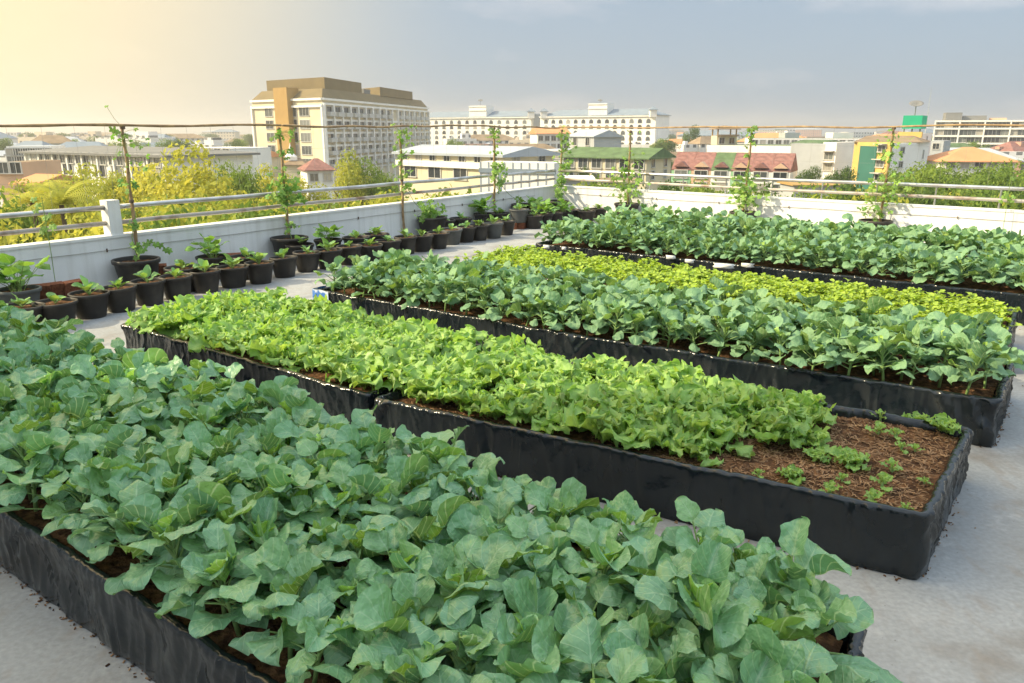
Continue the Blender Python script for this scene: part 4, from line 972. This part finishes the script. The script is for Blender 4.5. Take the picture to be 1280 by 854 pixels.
# --- yellow long building
b = Bld('building', 'long cream two-storey building with a flat grey metal roof', XY(560, 104)); A, D = XY(497, 112), XY(628, 98); rc = rect(A, D, 10); b.prism('wall', rc, GZ, ZR(193, 104), 'cream'); b.roof(rc, ZR(192, 104), ZR(182, 108), 'metal', 'gable', .7, .3)
b.windows(A, D, [ZR(197.5, 104)], 7, 1.1, .9); b.windows(A, D, [ZR(217, 104)], 4, 2.4, 1.4); b.windows(D, rc[2], [ZR(200, 104), ZR(217, 104)], 2, 1.2, 1.1); b.bands(A, D, [ZR(206, 104)], 'white', .5, .8); b.done()
b = Bld('building', 'low grey workshop with a shed roof right of the cream building', XY(655, 112)); A, D = XY(627, 114), XY(690, 116); rc = rect(A, D, 8); b.prism('wall', rc, GZ, ZR(200, 114), 'grey'); b.roof(rc, ZR(199, 114), ZR(187, 116), 'metal', 'gable', .4); b.windows(A, D, [ZR(206, 114)], 4, 1.4, 1.1); b.done()
b = Bld('shed', 'long low wall of white sheeting with a blue strip by the trees', XY(650, 88)); A, D = XY(600, 92), XY(694, 88); rc = rect(A, D, 3); b.prism('wall', rc, GZ, ZR(203, 90), 'white'); b.pilasters(A, D, 9, GZ, ZR(203, 90), 'metal', .12, .1); b.bands(A, D, [ZR(214, 90)], 'slate', .2, .5); b.done()
# --- terrace of coloured townhouses
cols = ['mint', 'peach', 'white', 'mint', 'white', 'white']; roofs = ['red', 'red', 'green', 'red', 'red', 'red']
labs = ['mint green townhouse with red roof at the left end of the terrace', 'peach townhouse between the mint one and the green-roofed one', 'white townhouse with green roof in the terrace', 'mint green townhouse right of the green-roofed one', 'white townhouse with red roof, second from the right end of terrace', 'white townhouse with red roof at the right end of the terrace']
for i in range(6):
    A, D = XY(842+25.2*i, 143-1.5*i), XY(842+25.2*(i+1)-.3, 143-1.5*(i+1)); rc = rect(A, D, 9); b = Bld('townhouse', labs[i], (A+D)/2, 'townhouse', 'townhouses of the coloured terrace')
    b.prism('wall', rc, GZ, ZR(213, 140), cols[i]); b.roof(rc, ZR(212, 140), ZR(190.5, 144), roofs[i], 'gable', .02, .25)
    c = (A+D)/2; d = (D-A).normalized(); n = V((d.y, -d.x)); g0 = rect(c-d*1.25-n*.0, c+d*1.25-n*0, .1)
    m = MB(); f = [b.L(c-d*1.3+n*.35, ZR(209, 140)), b.L(c+d*1.3+n*.35, ZR(209, 140)), b.L(c+n*.35, ZR(202.5, 140)), b.L(c-n*2.2, ZR(202.5, 140)), b.L(c-d*1.3-n*.6, ZR(209, 140)), b.L(c+d*1.3-n*.6, ZR(209, 140))]
    ids = [m.vert(p) for p in f]; m.face((ids[0], ids[1], ids[2]), 1); m.face((ids[0], ids[2], ids[3], ids[4]), 0); m.face((ids[1], ids[5], ids[3], ids[2]), 0); m.obj('dormer', [B_['red' if i != 1 else 'peach'], B_['red' if i % 2 == 0 else 'peach']], b.r)
    b.windows(A, D, [ZR(218.5, 140), ZR(233, 140)], 1, 2.2, 1.3, 'plain', .4, .4); b.done()
# --- white complex on the right of the terrace
b = Bld('building', 'long white flat-roofed block behind the coloured terrace', XY(940, 165)); A, D = XY(885, 172), XY(992, 162); rc = rect(A, D, 14); b.prism('wall', rc, GZ, ZR(182, 166), 'white', 'green'); b.windows(A, D, [ZR(196, 166), ZR(209, 166)], 8, 1.5, 1.4); b.done()
b = Bld('roof_house', 'small tan rooftop house with a tree on top, above white block', XY(912, 172)); rc = rect(XY(897, 171), XY(922, 171), 5); zb = ZR(182, 166)
m = MB(); m.prism([(p.x-b.c.x, p.y-b.c.y) for p in rc], zb-GZ, ZR(170, 171)-GZ); m.obj('wall', B_['cream'], b.r); b.bands(rc[0], rc[1], [ZR(169, 171)], 'brownroof', 1.2, .25)
for p in (rc[0], rc[1], rc[2], rc[3]): m = MB(); m.box((0, 0, 0), (.25, .25, 2.2)); m.obj('post', B_['tan'], b.r, False, b.L(lerp(p, sum(rc, V((0, 0)))/4, .08), ZR(164, 171)))
b.roof(rc, ZR(161, 171), ZR(157, 171), 'brownroof', 'hip', .6); b.windows(rc[0], rc[1], [ZR(176, 171)], 2, 1.1, 1.2); b.done()
b = Bld('building', 'white four-storey block with green lean-to roof right of the terrace', XY(1005, 158)); A, D = XY(992, 160), XY(1026, 156); rc = rect(A, D, 12); b.prism('wall', rc, GZ, ZR(179, 158), 'white'); b.roof(rc, ZR(179, 158), ZR(175, 160), 'green', 'gable', .4); b.windows(A, D, [ZR(184, 158), ZR(204, 158), ZR(219, 158)], 2, 2.0, 1.4); b.prism('stair_strip', [lerp(A, D, .78)+V((.0, -.3)), lerp(A, D, .98)+V((0, -.3)), lerp(A, D, .98), lerp(A, D, .78)], GZ, ZR(182, 158), 'mint'); b.done()
b = Bld('building', 'white block with two window columns left of the yellow building', XY(1040, 152)); A, D = XY(1031, 153), XY(1048, 151); rc = rect(A, D, 12); b.prism('wall', rc, GZ, ZR(178, 152), 'white'); b.windows(A, D, [ZR(195, 152), ZR(209, 152)], 1, 1.7, 1.3, 'shade')
D2 = XY(1070, 158); b.prism('wing', rect(D+V((.05, .2)), D2, 9), GZ, ZR(180, 152), 'grey'); b.windows(D+V((.05, .2)), D2, [ZR(196, 152), ZR(211, 152)], 2, .9, 1.3); b.done()
b = Bld('building', 'white flat roof building with grey rooftop rooms behind the white blocks', XY(1040, 240)); A, D = XY(940, 245), XY(1080, 240); rc = rect(A, D, 14); b.prism('wall', rc, GZ, ZR(173, 240), 'white', 'green'); b.windows(A, D, [ZR(178, 240)], 14, 1.6, 1.2); 
b.prism('roof_room', rect(XY(1042, 250), XY(1068, 250), 6), ZR(174, 240), ZR(166, 240), 'white'); b.prism('roof_room', rect(XY(982, 250), XY(1000, 250), 6), ZR(174, 240), ZR(166, 240), 'grey'); b.done()
# --- yellow, green and white building
b = Bld('building', 'yellow and white building with a dark green glass strip and brown roof', XY(1115, 125)); A, C1, D = XY(1070, 130), XY(1117, 122), XY(1151, 128); bk = XY(1160, 142); bl = XY(1085, 145)
b.prism('wall', [A, C1, bk, bl], GZ, ZR(178, 125), 'yellow'); w2 = [C1+V((.02, 0)), D, XY(1164, 140), bk+V((0, .1))]; b.prism('wing', w2, GZ, ZR(179, 125), 'white')
b.prism('glass_strip', [lerp(A, C1, .17)+V((-.06, -.3)), lerp(A, C1, .62)+V((-.06, -.3)), lerp(A, C1, .62), lerp(A, C1, .17)], GZ, ZR(183, 125), 'teal')
zz_ = [ZR(186, 124), ZR(205, 124), ZR(222, 124)]; b.windows(A, C1, zz_, 1, 1.5, .9, 'shade', 4.7, .2); b.windows(C1, D, [ZR(188, 124), ZR(206, 124)], 1, 1.3, .9, 'plain', .1, 2.0); b.windows(D, w2[2], [ZR(194, 130)], 1, 1.2, 1.3)
m = MB(); R4 = [A+V((-.6, -.6)), D+V((.3, -.7)), w2[2]+V((.6, .4)), bl+V((-.4, .5))]; rt = [XY(1085, 139), XY(1143, 135)]
v = [m.vert(b.L(p, ZR(178.5, 125))) for p in R4]+[m.vert(b.L(p, ZR(170, 132))) for p in rt]
m.face((v[0], v[1], v[5], v[4])); m.face((v[1], v[2], v[5])); m.face((v[2], v[3], v[4], v[5])); m.face((v[3], v[0], v[4])); m.obj('roof', B_['brownroof'], b.r); b.done()
b = Bld('building', 'cream and white stair tower carrying the green hoarding', XY(1145, 158)); A, C1, D = XY(1125, 158), XY(1153, 155), XY(1166, 165); b.prism('wall', [A, C1, D, XY(1140, 170)], GZ, ZR(167, 157), 'white'); b.bands(A, C1, [ZR(168.5, 157)], 'yellow', .5, 1.1); b.windows(C1, D, [ZR(176, 160), ZR(195, 160)], 1, 1.1, 1.7); b.done()
hb = empty('hoarding', (*XY(1142, 158), ZR(167, 158))); tag(hb, 'bright green boxed hoarding on the roof, blank', 'hoarding'); m = MB(); A, D = XY(1127, 158), XY(1151, 157); c = XY(1142, 158)
m.prism([(p.x-c.x, p.y-c.y) for p in (A, D, XY(1157, 161), XY(1133, 162))], ZR(161, 158)-ZR(167, 158), ZR(144.5, 158)-ZR(167, 158)); m.obj('panel', B_['board'], hb)
for x in (1130, 1140, 1150): m = MB(); q = XY(x, 159.5)-c; m.box((0, 0, 0), (.2, .2, 1.2)); m.obj('leg', B_['dark'], hb, False, (q.x, q.y, .5))
q = XY(1141, 160); dish((q.x, q.y, ZR(144.5, 158)), 1.35, 'large dark dish on top of the green hoarding', .3)
q = XY(1157, 163); m = MB(); m.tube([(0, 0, 0), (0, 0, 4), (0, 0, 9)], [.09, .06, .03], 6)
for k in range(4): m.box((0, 0, 4+k*1.1), (.7-.1*k, .04, .04))
tag(m.obj('antenna', B_['grey'], None, False, (q.x, q.y, ZR(167, 158))), 'thin lattice antenna mast right of the green hoarding', 'antenna')
b = Bld('building', 'narrow grey concrete house behind the yellow and white building', XY(1172, 190)); A, D = XY(1164, 192), XY(1182, 190); rc = rect(A, D, 8); b.prism('wall', rc, GZ, ZR(176, 190), 'grey'); b.windows(A, D, [ZR(183, 190)], 1, 1.4, 1.3); b.done()
# --- modern apartment block
AY = 300; b = Bld('apartment_block', 'modern white apartment block with wide dark windows and rooftop rooms', XY(1225, AY)); A, D = XY(1168, 306), XY(1330, 285); rc = rect(A, D, 16); b.prism('wall', rc, GZ, ZR(151.5, AY), 'white')
rows = [ZR(y, AY) for y in (156.5, 165.8, 175, 184.3, 193.5)]; b.windows(A, D, rows, 15, 2.5, 1.9, 'plain', .6, .6); b.bands(A, D, [ZR(y, AY) for y in (151.5, 161, 170.3, 179.5, 188.8)], 'white', .8, .55); b.pilasters(A, D, 5, GZ, ZR(151, AY), 'white', .5, .9)
b.prism('roof_room', rect(XY(1180, 312), XY(1200, 310), 8), ZR(152, AY), ZR(140, AY), 'dark'); b.prism('roof_room', rect(XY(1200.5, 312), XY(1231, 308), 8), ZR(152, AY), ZR(144, AY), 'dark'); b.prism('roof_room', rect(XY(1234, 310), XY(1256, 307), 6), ZR(152, AY), ZR(147, AY), 'peach'); b.done()
b = Bld('house', 'house with a large orange hip roof before the apartment block', XY(1230, 150)); A, D = XY(1186, 152), XY(1276, 150); rc = rect(A, D, 12); b.prism('wall', rc, GZ, ZR(203, 150), 'white'); b.roof(rc, ZR(202, 150), ZR(184, 156), 'orange', 'hip', .8); b.windows(A, D, [ZR(207, 150)], 5, 1.5, 1.1); b.done()
# --- left: long white school-like building and neighbours
b = Bld('school', 'long white building with a broad brown-grey low roof at left', XY(110, 112)); A, D = XY(28, 124), XY(204, 104); rc = rect(A, D, 14); b.prism('wall', rc, GZ, ZR(193, 112), 'white'); b.roof(rc, ZR(192, 112), ZR(183, 120), 'dark', 'hip', .8, .3)
b.windows(A, D, [ZR(199, 112)], 16, 1.3, 1.5, 'plain', 1, 1); b.windows(A, D, [ZR(214, 112)], 8, 2.6, 1.6, 'plain', 1, 1); b.pilasters(A, D, 9, GZ, ZR(193, 112), 'white', .35, .35); b.done()
b = Bld('building', 'narrow white block with balconies behind the round tree at left', XY(268, 125)); A, D = XY(232, 128), XY(286, 124); rc = rect(A, D, 9); b.prism('wall', rc, GZ, ZR(185, 126), 'white'); b.windows(A, D, [ZR(191, 126), ZR(205, 126), ZR(219, 126)], 5, 1.3, 1.3, 'plain'); b.done()
b = Bld('house', 'low terracotta house with flat roof at the far left edge', XY(10, 92)); A, D = XY(-12, 92), XY(20, 92); rc = rect(A, D, 8); b.prism('wall', rc, GZ, ZR(203, 92), 'peach', 'brownroof'); b.windows(A, D, [ZR(210, 92)], 2, 1.2, 1.2); b.done()
b = Bld('house', 'small house with an orange gable front among the left trees', XY(20, 84)); A, D = XY(8, 84), XY(34, 83); rc = rect(A, D, 6); b.prism('wall', rc, GZ, ZR(230, 84), 'peach'); b.roof(rc, ZR(229, 84), ZR(219, 84), 'orange', 'gable'); b.done()
b = Bld('building', 'white two-part block behind the long brown-roofed building at left', XY(60, 150)); A, D = XY(4, 150), XY(60, 152); rc = rect(A, D, 10); b.prism('wall', rc, GZ, ZR(183, 150), 'white', 'metal'); b.windows(A, D, [ZR(190, 150), ZR(200, 150)], 6, 1.5, 1.2); b.done()
b = Bld('house', 'tan low house right of the terrace between the round trees and office block', XY(300, 150)); A, D = XY(288, 152), XY(318, 150); rc = rect(A, D, 8); b.prism('wall', rc, GZ, ZR(196, 150), 'cream'); b.roof(rc, ZR(196, 150), ZR(189, 152), 'orange', 'gable'); b.windows(A, D, [ZR(202, 150)], 3, 1.1, 1.1); b.done()
b.r['label'] = 'small house with an orange roof just left of the cream office block'
# street-side sheds and car seen through the right railing
for (x0, x1, Y, yt, mt, lab) in ((700, 742, 95, 221, 'white', 'low white shed roof seen between the rails left of centre'), (1000, 1060, 110, 228, 'tan', 'low tan shed seen through the rails near the white block'), (760, 800, 100, 224, 'brownroof', 'low brown shed seen under the green-roofed building')):
    b = Bld('shed', lab, XY(x0, Y), 'shed', 'low sheds seen through the rails'); rc = rect(XY(x0, Y), XY(x1, Y), 6); b.prism('wall', rc, GZ, ZR(yt+3, Y), 'grey'); b.roof(rc, ZR(yt+3, Y), ZR(yt, Y), mt, 'gable', .4); b.done()

# ------------------------------------------------------------------ distant city
def band_mat(name, col):
    m = bpy.data.materials.new(name); m.use_nodes = True; n = m.node_tree.nodes; l = m.node_tree.links; b = n['Principled BSDF']; b.inputs['Roughness'].default_value = .85; b.inputs['Specular IOR Level'].default_value = .1
    t = n.new('ShaderNodeTexCoord'); mp = n.new('ShaderNodeMapping'); mp.inputs['Rotation'].default_value = (math.pi/2, 0, 0); l.new(t.outputs['Object'], mp.inputs['Vector'])
    br = n.new('ShaderNodeTexBrick'); br.offset = 0; br.inputs['Scale'].default_value = 1; br.inputs['Brick Width'].default_value = 3.4; br.inputs['Row Height'].default_value = 3.1; br.inputs['Mortar Size'].default_value = .9; br.inputs['Mortar Smooth'].default_value = 0
    br.inputs['Color1'].default_value = (.10, .11, .12, 1); br.inputs['Color2'].default_value = (.22, .22, .21, 1); br.inputs['Mortar'].default_value = (*col, 1)
    l.new(mp.outputs[0], br.inputs['Vector'])
    g_ = n.new('ShaderNodeNewGeometry'); sx = n.new('ShaderNodeSeparateXYZ'); l.new(g_.outputs['Normal'], sx.inputs[0]); gt = n.new('ShaderNodeMath'); gt.operation = 'GREATER_THAN'; gt.inputs[1].default_value = .5; l.new(sx.outputs[2], gt.inputs[0])
    x = n.new('ShaderNodeMix'); x.data_type = 'RGBA'; l.new(gt.outputs[0], x.inputs['Factor']); l.new(br.outputs[0], x.inputs['A']); x.inputs['B'].default_value = tuple(c*.7 for c in col)+(1,); l.new(x.outputs['Result'], b.inputs['Base Color'])
    return m
CM = {'white': band_mat('far_white_facade', (.70, .68, .64)), 'cream': band_mat('far_cream_facade', (.62, .54, .42)), 'grey': band_mat('far_grey_facade', (.42, .43, .44)), 'rosy': band_mat('far_rosy_facade', (.50, .30, .22))}
rg = random.Random(77); far_b = {}
def city_box(px, Y, w, dpt, ztop, col, rz, rf):
    m = MB(); m.box((0, 0, (ztop-GZ)/2), (w, dpt, ztop-GZ), 0)
    if rf == 'hip':
        a = [m.vert(p) for p in ((-w/2-.5, -dpt/2-.5, ztop-GZ+.02), (w/2+.5, -dpt/2-.5, ztop-GZ+.02), (w/2+.5, dpt/2+.5, ztop-GZ+.02), (-w/2-.5, dpt/2+.5, ztop-GZ+.02), (-w/4, 0, ztop-GZ+3), (w/4, 0, ztop-GZ+3))]
        m.face((a[0], a[1], a[5], a[4]), 1); m.face((a[2], a[3], a[4], a[5]), 1); m.face((a[1], a[2], a[5]), 1); m.face((a[3], a[0], a[4]), 1)
    elif rf == 'room': m.box((w*.2, 0, ztop-GZ+1.3), (w*.3, dpt*.4, 2.6), 0); m.box((-w*.3, 0, ztop-GZ+.6), (1.5, 1.5, 1.4), 0)
    q = XY(px, Y); o = m.obj('city_building', [CM[col], B_[rg.choice(['metal', 'metal', 'slate', 'brownroof']) if px < 330 else rg.choice(['red', 'brownroof', 'metal', 'orange', 'green', 'slate'])]], None, False, (q.x, q.y, GZ)); o.rotation_euler = (0, 0, rz); return o
bands = [('nearest city band', 150, 260, 50, (-9, -4)), ('middle city band', 270, 480, 66, (-8, -1)), ('far city band', 520, 900, 72, (-9, 1)), ('farthest city band', 950, 1900, 72, (-9, 4))]
for (nm, y0, y1, n, zr) in bands:
    obs = []
    for i in range(n):
        for _ in range(30):
            px = rg.uniform(-500, 1780) if rg.random() < .45 else rg.uniform(-60, 1340); Y = rg.uniform(y0, y1)
            if Y < 430 and (300 < px < 560 or (1150 < px and Y > 250)): continue
            if 425 < Y < 460 and 500 < px < 840: continue
            if Y < 200 and (660 < px or px > 1150): continue
            if Y < 200 and px > 540: continue
            break
        col = rg.choice(['white', 'white', 'white', 'cream', 'grey', 'rosy']); k = 1+Y/900
        zt_ = rg.uniform(*zr)
        if px < 300 and zt_ > 0: zt_ = rg.uniform(-6, -1)
        obs.append((px, col, city_box(px, Y, rg.uniform(9, 24)*k, rg.uniform(8, 13), zt_, col, rg.uniform(-.5, .5), rg.choice(['hip', 'hip', 'room', 'room', 'flat']))))
    cnt = {}
    for (px, col, o) in sorted(obs, key=lambda a: a[0]):
        cnt[col] = cnt.get(col, 0)+1
        tag(o, '%s building in the %s, %s such from the left' % (col, nm, nth(cnt[col])), 'building', 'buildings in the '+nm)

# ------------------------------------------------------------------ trees
def tree_leaf_mat(name, c1, c2):
    m = bpy.data.materials.new(name); m.use_nodes = True; n = m.node_tree.nodes; l = m.node_tree.links; b = n['Principled BSDF']; out = n['Material Output']
    a = n.new('ShaderNodeAttribute'); a.attribute_name = 'tint'; sc = n.new('ShaderNodeSeparateColor'); l.new(a.outputs['Color'], sc.inputs[0])
    oi = n.new('ShaderNodeObjectInfo'); ad = n.new('ShaderNodeMath'); ad.operation = 'MULTIPLY_ADD'; ad.inputs[1].default_value = .5; l.new(oi.outputs['Random'], ad.inputs[0]); 
    mu = n.new('ShaderNodeMath'); mu.operation = 'MULTIPLY'; mu.inputs[1].default_value = .6; l.new(sc.outputs[1], mu.inputs[0]); l.new(mu.outputs[0], ad.inputs[2])
    x = n.new('ShaderNodeMix'); x.data_type = 'RGBA'; x.inputs['A'].default_value = (*c1, 1); x.inputs['B'].default_value = (*c2, 1); l.new(ad.outputs[0], x.inputs['Factor'])
    l.new(x.outputs['Result'], b.inputs['Base Color']); b.inputs['Roughness'].default_value = .6; b.inputs['Specular IOR Level'].default_value = .2
    tr = n.new('ShaderNodeBsdfTranslucent'); l.new(x.outputs['Result'], tr.inputs['Color']); ms = n.new('ShaderNodeMixShader'); ms.inputs[0].default_value = .45; l.new(b.outputs[0], ms.inputs[1]); l.new(tr.outputs[0], ms.inputs[2]); l.new(ms.outputs[0], out.inputs['Surface']); return m
TM = [tree_leaf_mat('tree_foliage_yellow', (.31, .36, .05), (.60, .56, .08)), tree_leaf_mat('tree_foliage_green', (.10, .19, .035), (.25, .34, .05)), tree_leaf_mat('tree_foliage_dark', (.06, .12, .03), (.13, .20, .04))]
M_['bark'] = mat('bark', (.14, .10, .07), .95, var=.5, scale=8)
def crown_mb(seed, n, rx, rz, cz, ls, nb=14):
    rg = random.Random(seed); f = MB(); blobs = []
    for i in range(nb):
        a = rg.uniform(0, 6.28); t = rg.random()**.5; z = rg.uniform(-1, 1)
        w = math.sqrt(max(.05, 1-z*z)); blobs.append((Vector((math.cos(a)*t*w*rx*.75, math.sin(a)*t*w*rx*.75, cz+z*rz*.72)), rg.uniform(.28, .45)*rx, rg.random()))
    for i in range(n):
        c, r, tn = blobs[rg.randrange(nb)]
        d = Vector((rg.gauss(0, 1), rg.gauss(0, 1), rg.gauss(0, 1))).normalized(); p = c+d*r*rg.uniform(.55, 1.08)*Vector((1, 1, .8)).length/1.62
        s = ls*rg.uniform(.6, 1.3); u = (d+Vector((rg.gauss(0, .6), rg.gauss(0, .6), rg.gauss(0, .6)))).normalized(); a = u.orthogonal().normalized(); a = Quaternion(u, rg.uniform(0, 6.28)) @ a; b2 = u.cross(a)
        t_ = (0, min(1, max(0, tn*.7+rg.uniform(-.2, .5)))); ids = [f.vert(p+a*s, t=t_), f.vert(p+b2*s*.55+u*s*.12, t=t_), f.vert(p-a*s, t=t_), f.vert(p-b2*s*.55+u*s*.12, t=t_)]; f.face(ids)
    return f
def trunk_mb(seed, h, cz, rx):
    rg = random.Random(seed); m = MB(); m.tube([(0, 0, 0), (.1, 0, h*.5), (0, .1, h)], [.28, .22, .14], 8)
    for i in range(6):
        a = i*1.05+rg.uniform(-.3, .3); m.tube([(0, 0, h*.75), (math.cos(a)*rx*.3, math.sin(a)*rx*.3, h+1), (math.cos(a)*rx*.6, math.sin(a)*rx*.6, cz+rg.uniform(-.5, 1.5))], [.13, .09, .03], 5)
    return m.mesh('trunk', M_['bark'], True)
TP = []
for k in range(9):
    tm = k % 3; rx = 3.6; cm = crown_mb(700+k, 5200, rx, 3.0, 7.2, .17, 18).mesh('crown', TM[tm]); TP.append((cm, trunk_mb(k, 5, 7.2, rx)))
tree_src = {}
def tree(px, Y, pytop, sc, tm, label=None, group=None):
    k = tm+3*rg.randrange(3); q = XY(px, Y); zt_ = ZR(pytop, Y); zb = GZ; h = zt_-zb
    r = empty('tree', (q.x, q.y, zb)); r.rotation_euler = (0, 0, rg.uniform(0, 6.28)); part('crown', TP[k][0], r); part('trunk', TP[k][1], r)
    r.scale = (sc, sc, h/10.3); return r
rg = random.Random(88); groups = {}
def T(px, Y, y, sc, tm, grp): groups.setdefault(grp, []).append((px, tree(px, Y, y, sc, tm)))
# the prominent ones
o = tree(222, 56, 177, 1.55, 0); tag(o, 'large round yellow-green tree at left, tallest among the trees there', 'tree')
o = tree(432, 95, 186, 1.0, 0); tag(o, 'airy yellowish tree before the cream office block', 'tree'); o = tree(455, 98, 192, .85, 1); tag(o, 'greener tree right behind the airy yellowish tree', 'tree')
for (px, Y, y, sc) in ((80, 62, 208, .9), (105, 70, 205, 1.0), (140, 66, 212, .8), (170, 64, 206, .9), (255, 70, 212, .8), (45, 60, 222, .8), (10, 60, 226, .9), (190, 60, 218, .8), (300, 75, 214, .8), (325, 80, 205, .9), (355, 84, 218, .8), (388, 85, 224, .8), (282, 82, 196, .55), (475, 95, 214, .7)):
    T(px, Y, y, sc, 0 if px < 200 else rg.choice((0, 1)), 'left trees standing below the roof')
for i in range(78):
    px = rg.uniform(-40, 640) if i < 62 else rg.uniform(-420, -40); Y = rg.uniform(26, 58); y = lerp(262, 236, (Y-26)/32)+rg.uniform(-3, 8)-(px/640)*12+8
    T(px, Y, y, rg.uniform(.75, 1.1), rg.choice((0, 0, 1)), 'leafy belt just below the left parapet')
for (px, Y, y, sc) in ((1130, 92, 212, .9), (1150, 88, 206, 1.1), (1175, 92, 203, 1.1), (1200, 86, 206, 1.1), (1225, 90, 209, 1.0), (1250, 88, 206, 1.1), (1275, 84, 204, 1.2), (1300, 88, 206, 1.1), (1165, 78, 215, 1.0), (1195, 76, 217, 1.0), (1230, 78, 217, 1.0), (1262, 76, 216, 1.0), (1290, 74, 216, 1.0), (1120, 85, 222, .8)):
    T(px, Y, y, sc, 1, 'right trees before the orange roof')
for (px, Y, y, sc) in ((1022, 135, 210, .7), (1062, 118, 208, .7), (1010, 130, 216, .6), (1045, 120, 218, .6), (735, 105, 208, .5), (838, 160, 200, .7), (676, 125, 194, .6), (868, 330, 158, 1.3), (826, 340, 172, 1.5)):
    T(px, Y, y, sc, rg.choice((1, 2)), 'trees between the houses')
for i in range(46):
    px = rg.uniform(690, 1320); Y = rg.uniform(48, 78); y = 232+rg.uniform(-4, 8)+(px-700)/600*6
    T(px, Y, y, rg.uniform(.7, 1.0), rg.choice((0, 1, 1, 2)), 'leafy belt just below the right parapet')
for i in range(34):
    px = rg.uniform(-30, 1310); Y = rg.uniform(220, 420)
    if 300 < px < 545: continue
    T(px, Y, lerp(176, 169, (Y-220)/200)+rg.uniform(-1, 4), rg.uniform(1.1, 1.7), rg.choice((1, 2)), 'distant trees among the city roofs')
for i in range(48):
    px = rg.uniform(-30, 1310); Y = rg.uniform(450, 900); T(px, Y, 166.5+rg.uniform(-.6, 2), rg.uniform(1.6, 3.2), 2, 'farthest dark trees below the skyline')
for g_, ls in groups.items():
    for i, (px, o) in enumerate(sorted(ls, key=lambda a: a[0])): tag(o, 'tree in %s, %s from the left' % (g_ if g_.startswith('leafy') else 'the '+g_, nth(i+1)), 'tree', g_)
# palms at the left
for j, (px, Y, y, lab) in enumerate(((62, 40, 232, 'palm with arching fronds at left, right one of the pair'), (25, 42, 230, 'palm with arching fronds at left, left one of the pair'))):
    q = XY(px, Y); zt_ = ZR(y, Y); r = empty('palm_tree', (q.x, q.y, GZ)); tag(r, lab, 'palm tree', 'palms at the left'); m = MB(); h = zt_-GZ-1.0; m.tube([(0, 0, 0), (.2, 0, h*.5), (0, 0, h)], [.2, .15, .12], 8); m.obj('trunk', M_['bark'], r, True)
    f = MB(); rr = random.Random(j)
    for k in range(17):
        az = k*2.4+rr.uniform(-.2, .2); e = rr.uniform(.3, 1.35); d = Vector((math.cos(az), math.sin(az), 0)); sd = Vector((-math.sin(az), math.cos(az), 0)); p = Vector((0, 0, h)); Ln = 2.6
        for i in range(22):
            p = p+(d*math.cos(e)+Vector((0, 0, 1))*math.sin(e))*Ln/22; e -= .075
            wl = .75*math.sin(math.pi*(.12+.86*i/22)); T_ = (d*math.cos(e)+Vector((0, 0, 1))*math.sin(e))
            for s in (-1, 1):
                tip = p+sd*s*wl*.8+T_*wl*.5-Vector((0, 0, 1))*wl*.35; w = T_*.05
                ids = [f.vert(p-w, t=(0, .6)), f.vert(p+w, t=(0, .6)), f.vert(tip, t=(0, .9))]; f.face(ids)
    f.obj('fronds', TM[0], r)
# ------------------------------------------------------------------ haze
HZ = bpy.data.materials.new('haze'); HZ.use_nodes = True; n = HZ.node_tree.nodes; n.remove(n['Principled BSDF']); pv = n.new('ShaderNodeVolumePrincipled'); pv.inputs['Color'].default_value = (.98, .98, .97, 1); pv.inputs['Density'].default_value = .0005; pv.inputs['Anisotropy'].default_value = .45
HZ.node_tree.links.new(pv.outputs[0], n['Material Output'].inputs['Volume'])
m = MB(); m.box((0, 0, (GZ-1.5+45)/2), (7400, 7400, 45-GZ+1.5)); o = m.obj('haze', HZ); o['kind'] = 'stuff'; tag(o, 'thin pale air haze over the whole city', 'haze')

# prototypes that no place used are dropped
spare = [o for o in C.objects if o.type == 'EMPTY' and o.parent is None and 'label' not in o.keys()]
for o in spare:
    for c in list(o.children): bpy.data.objects.remove(c)
    bpy.data.objects.remove(o)
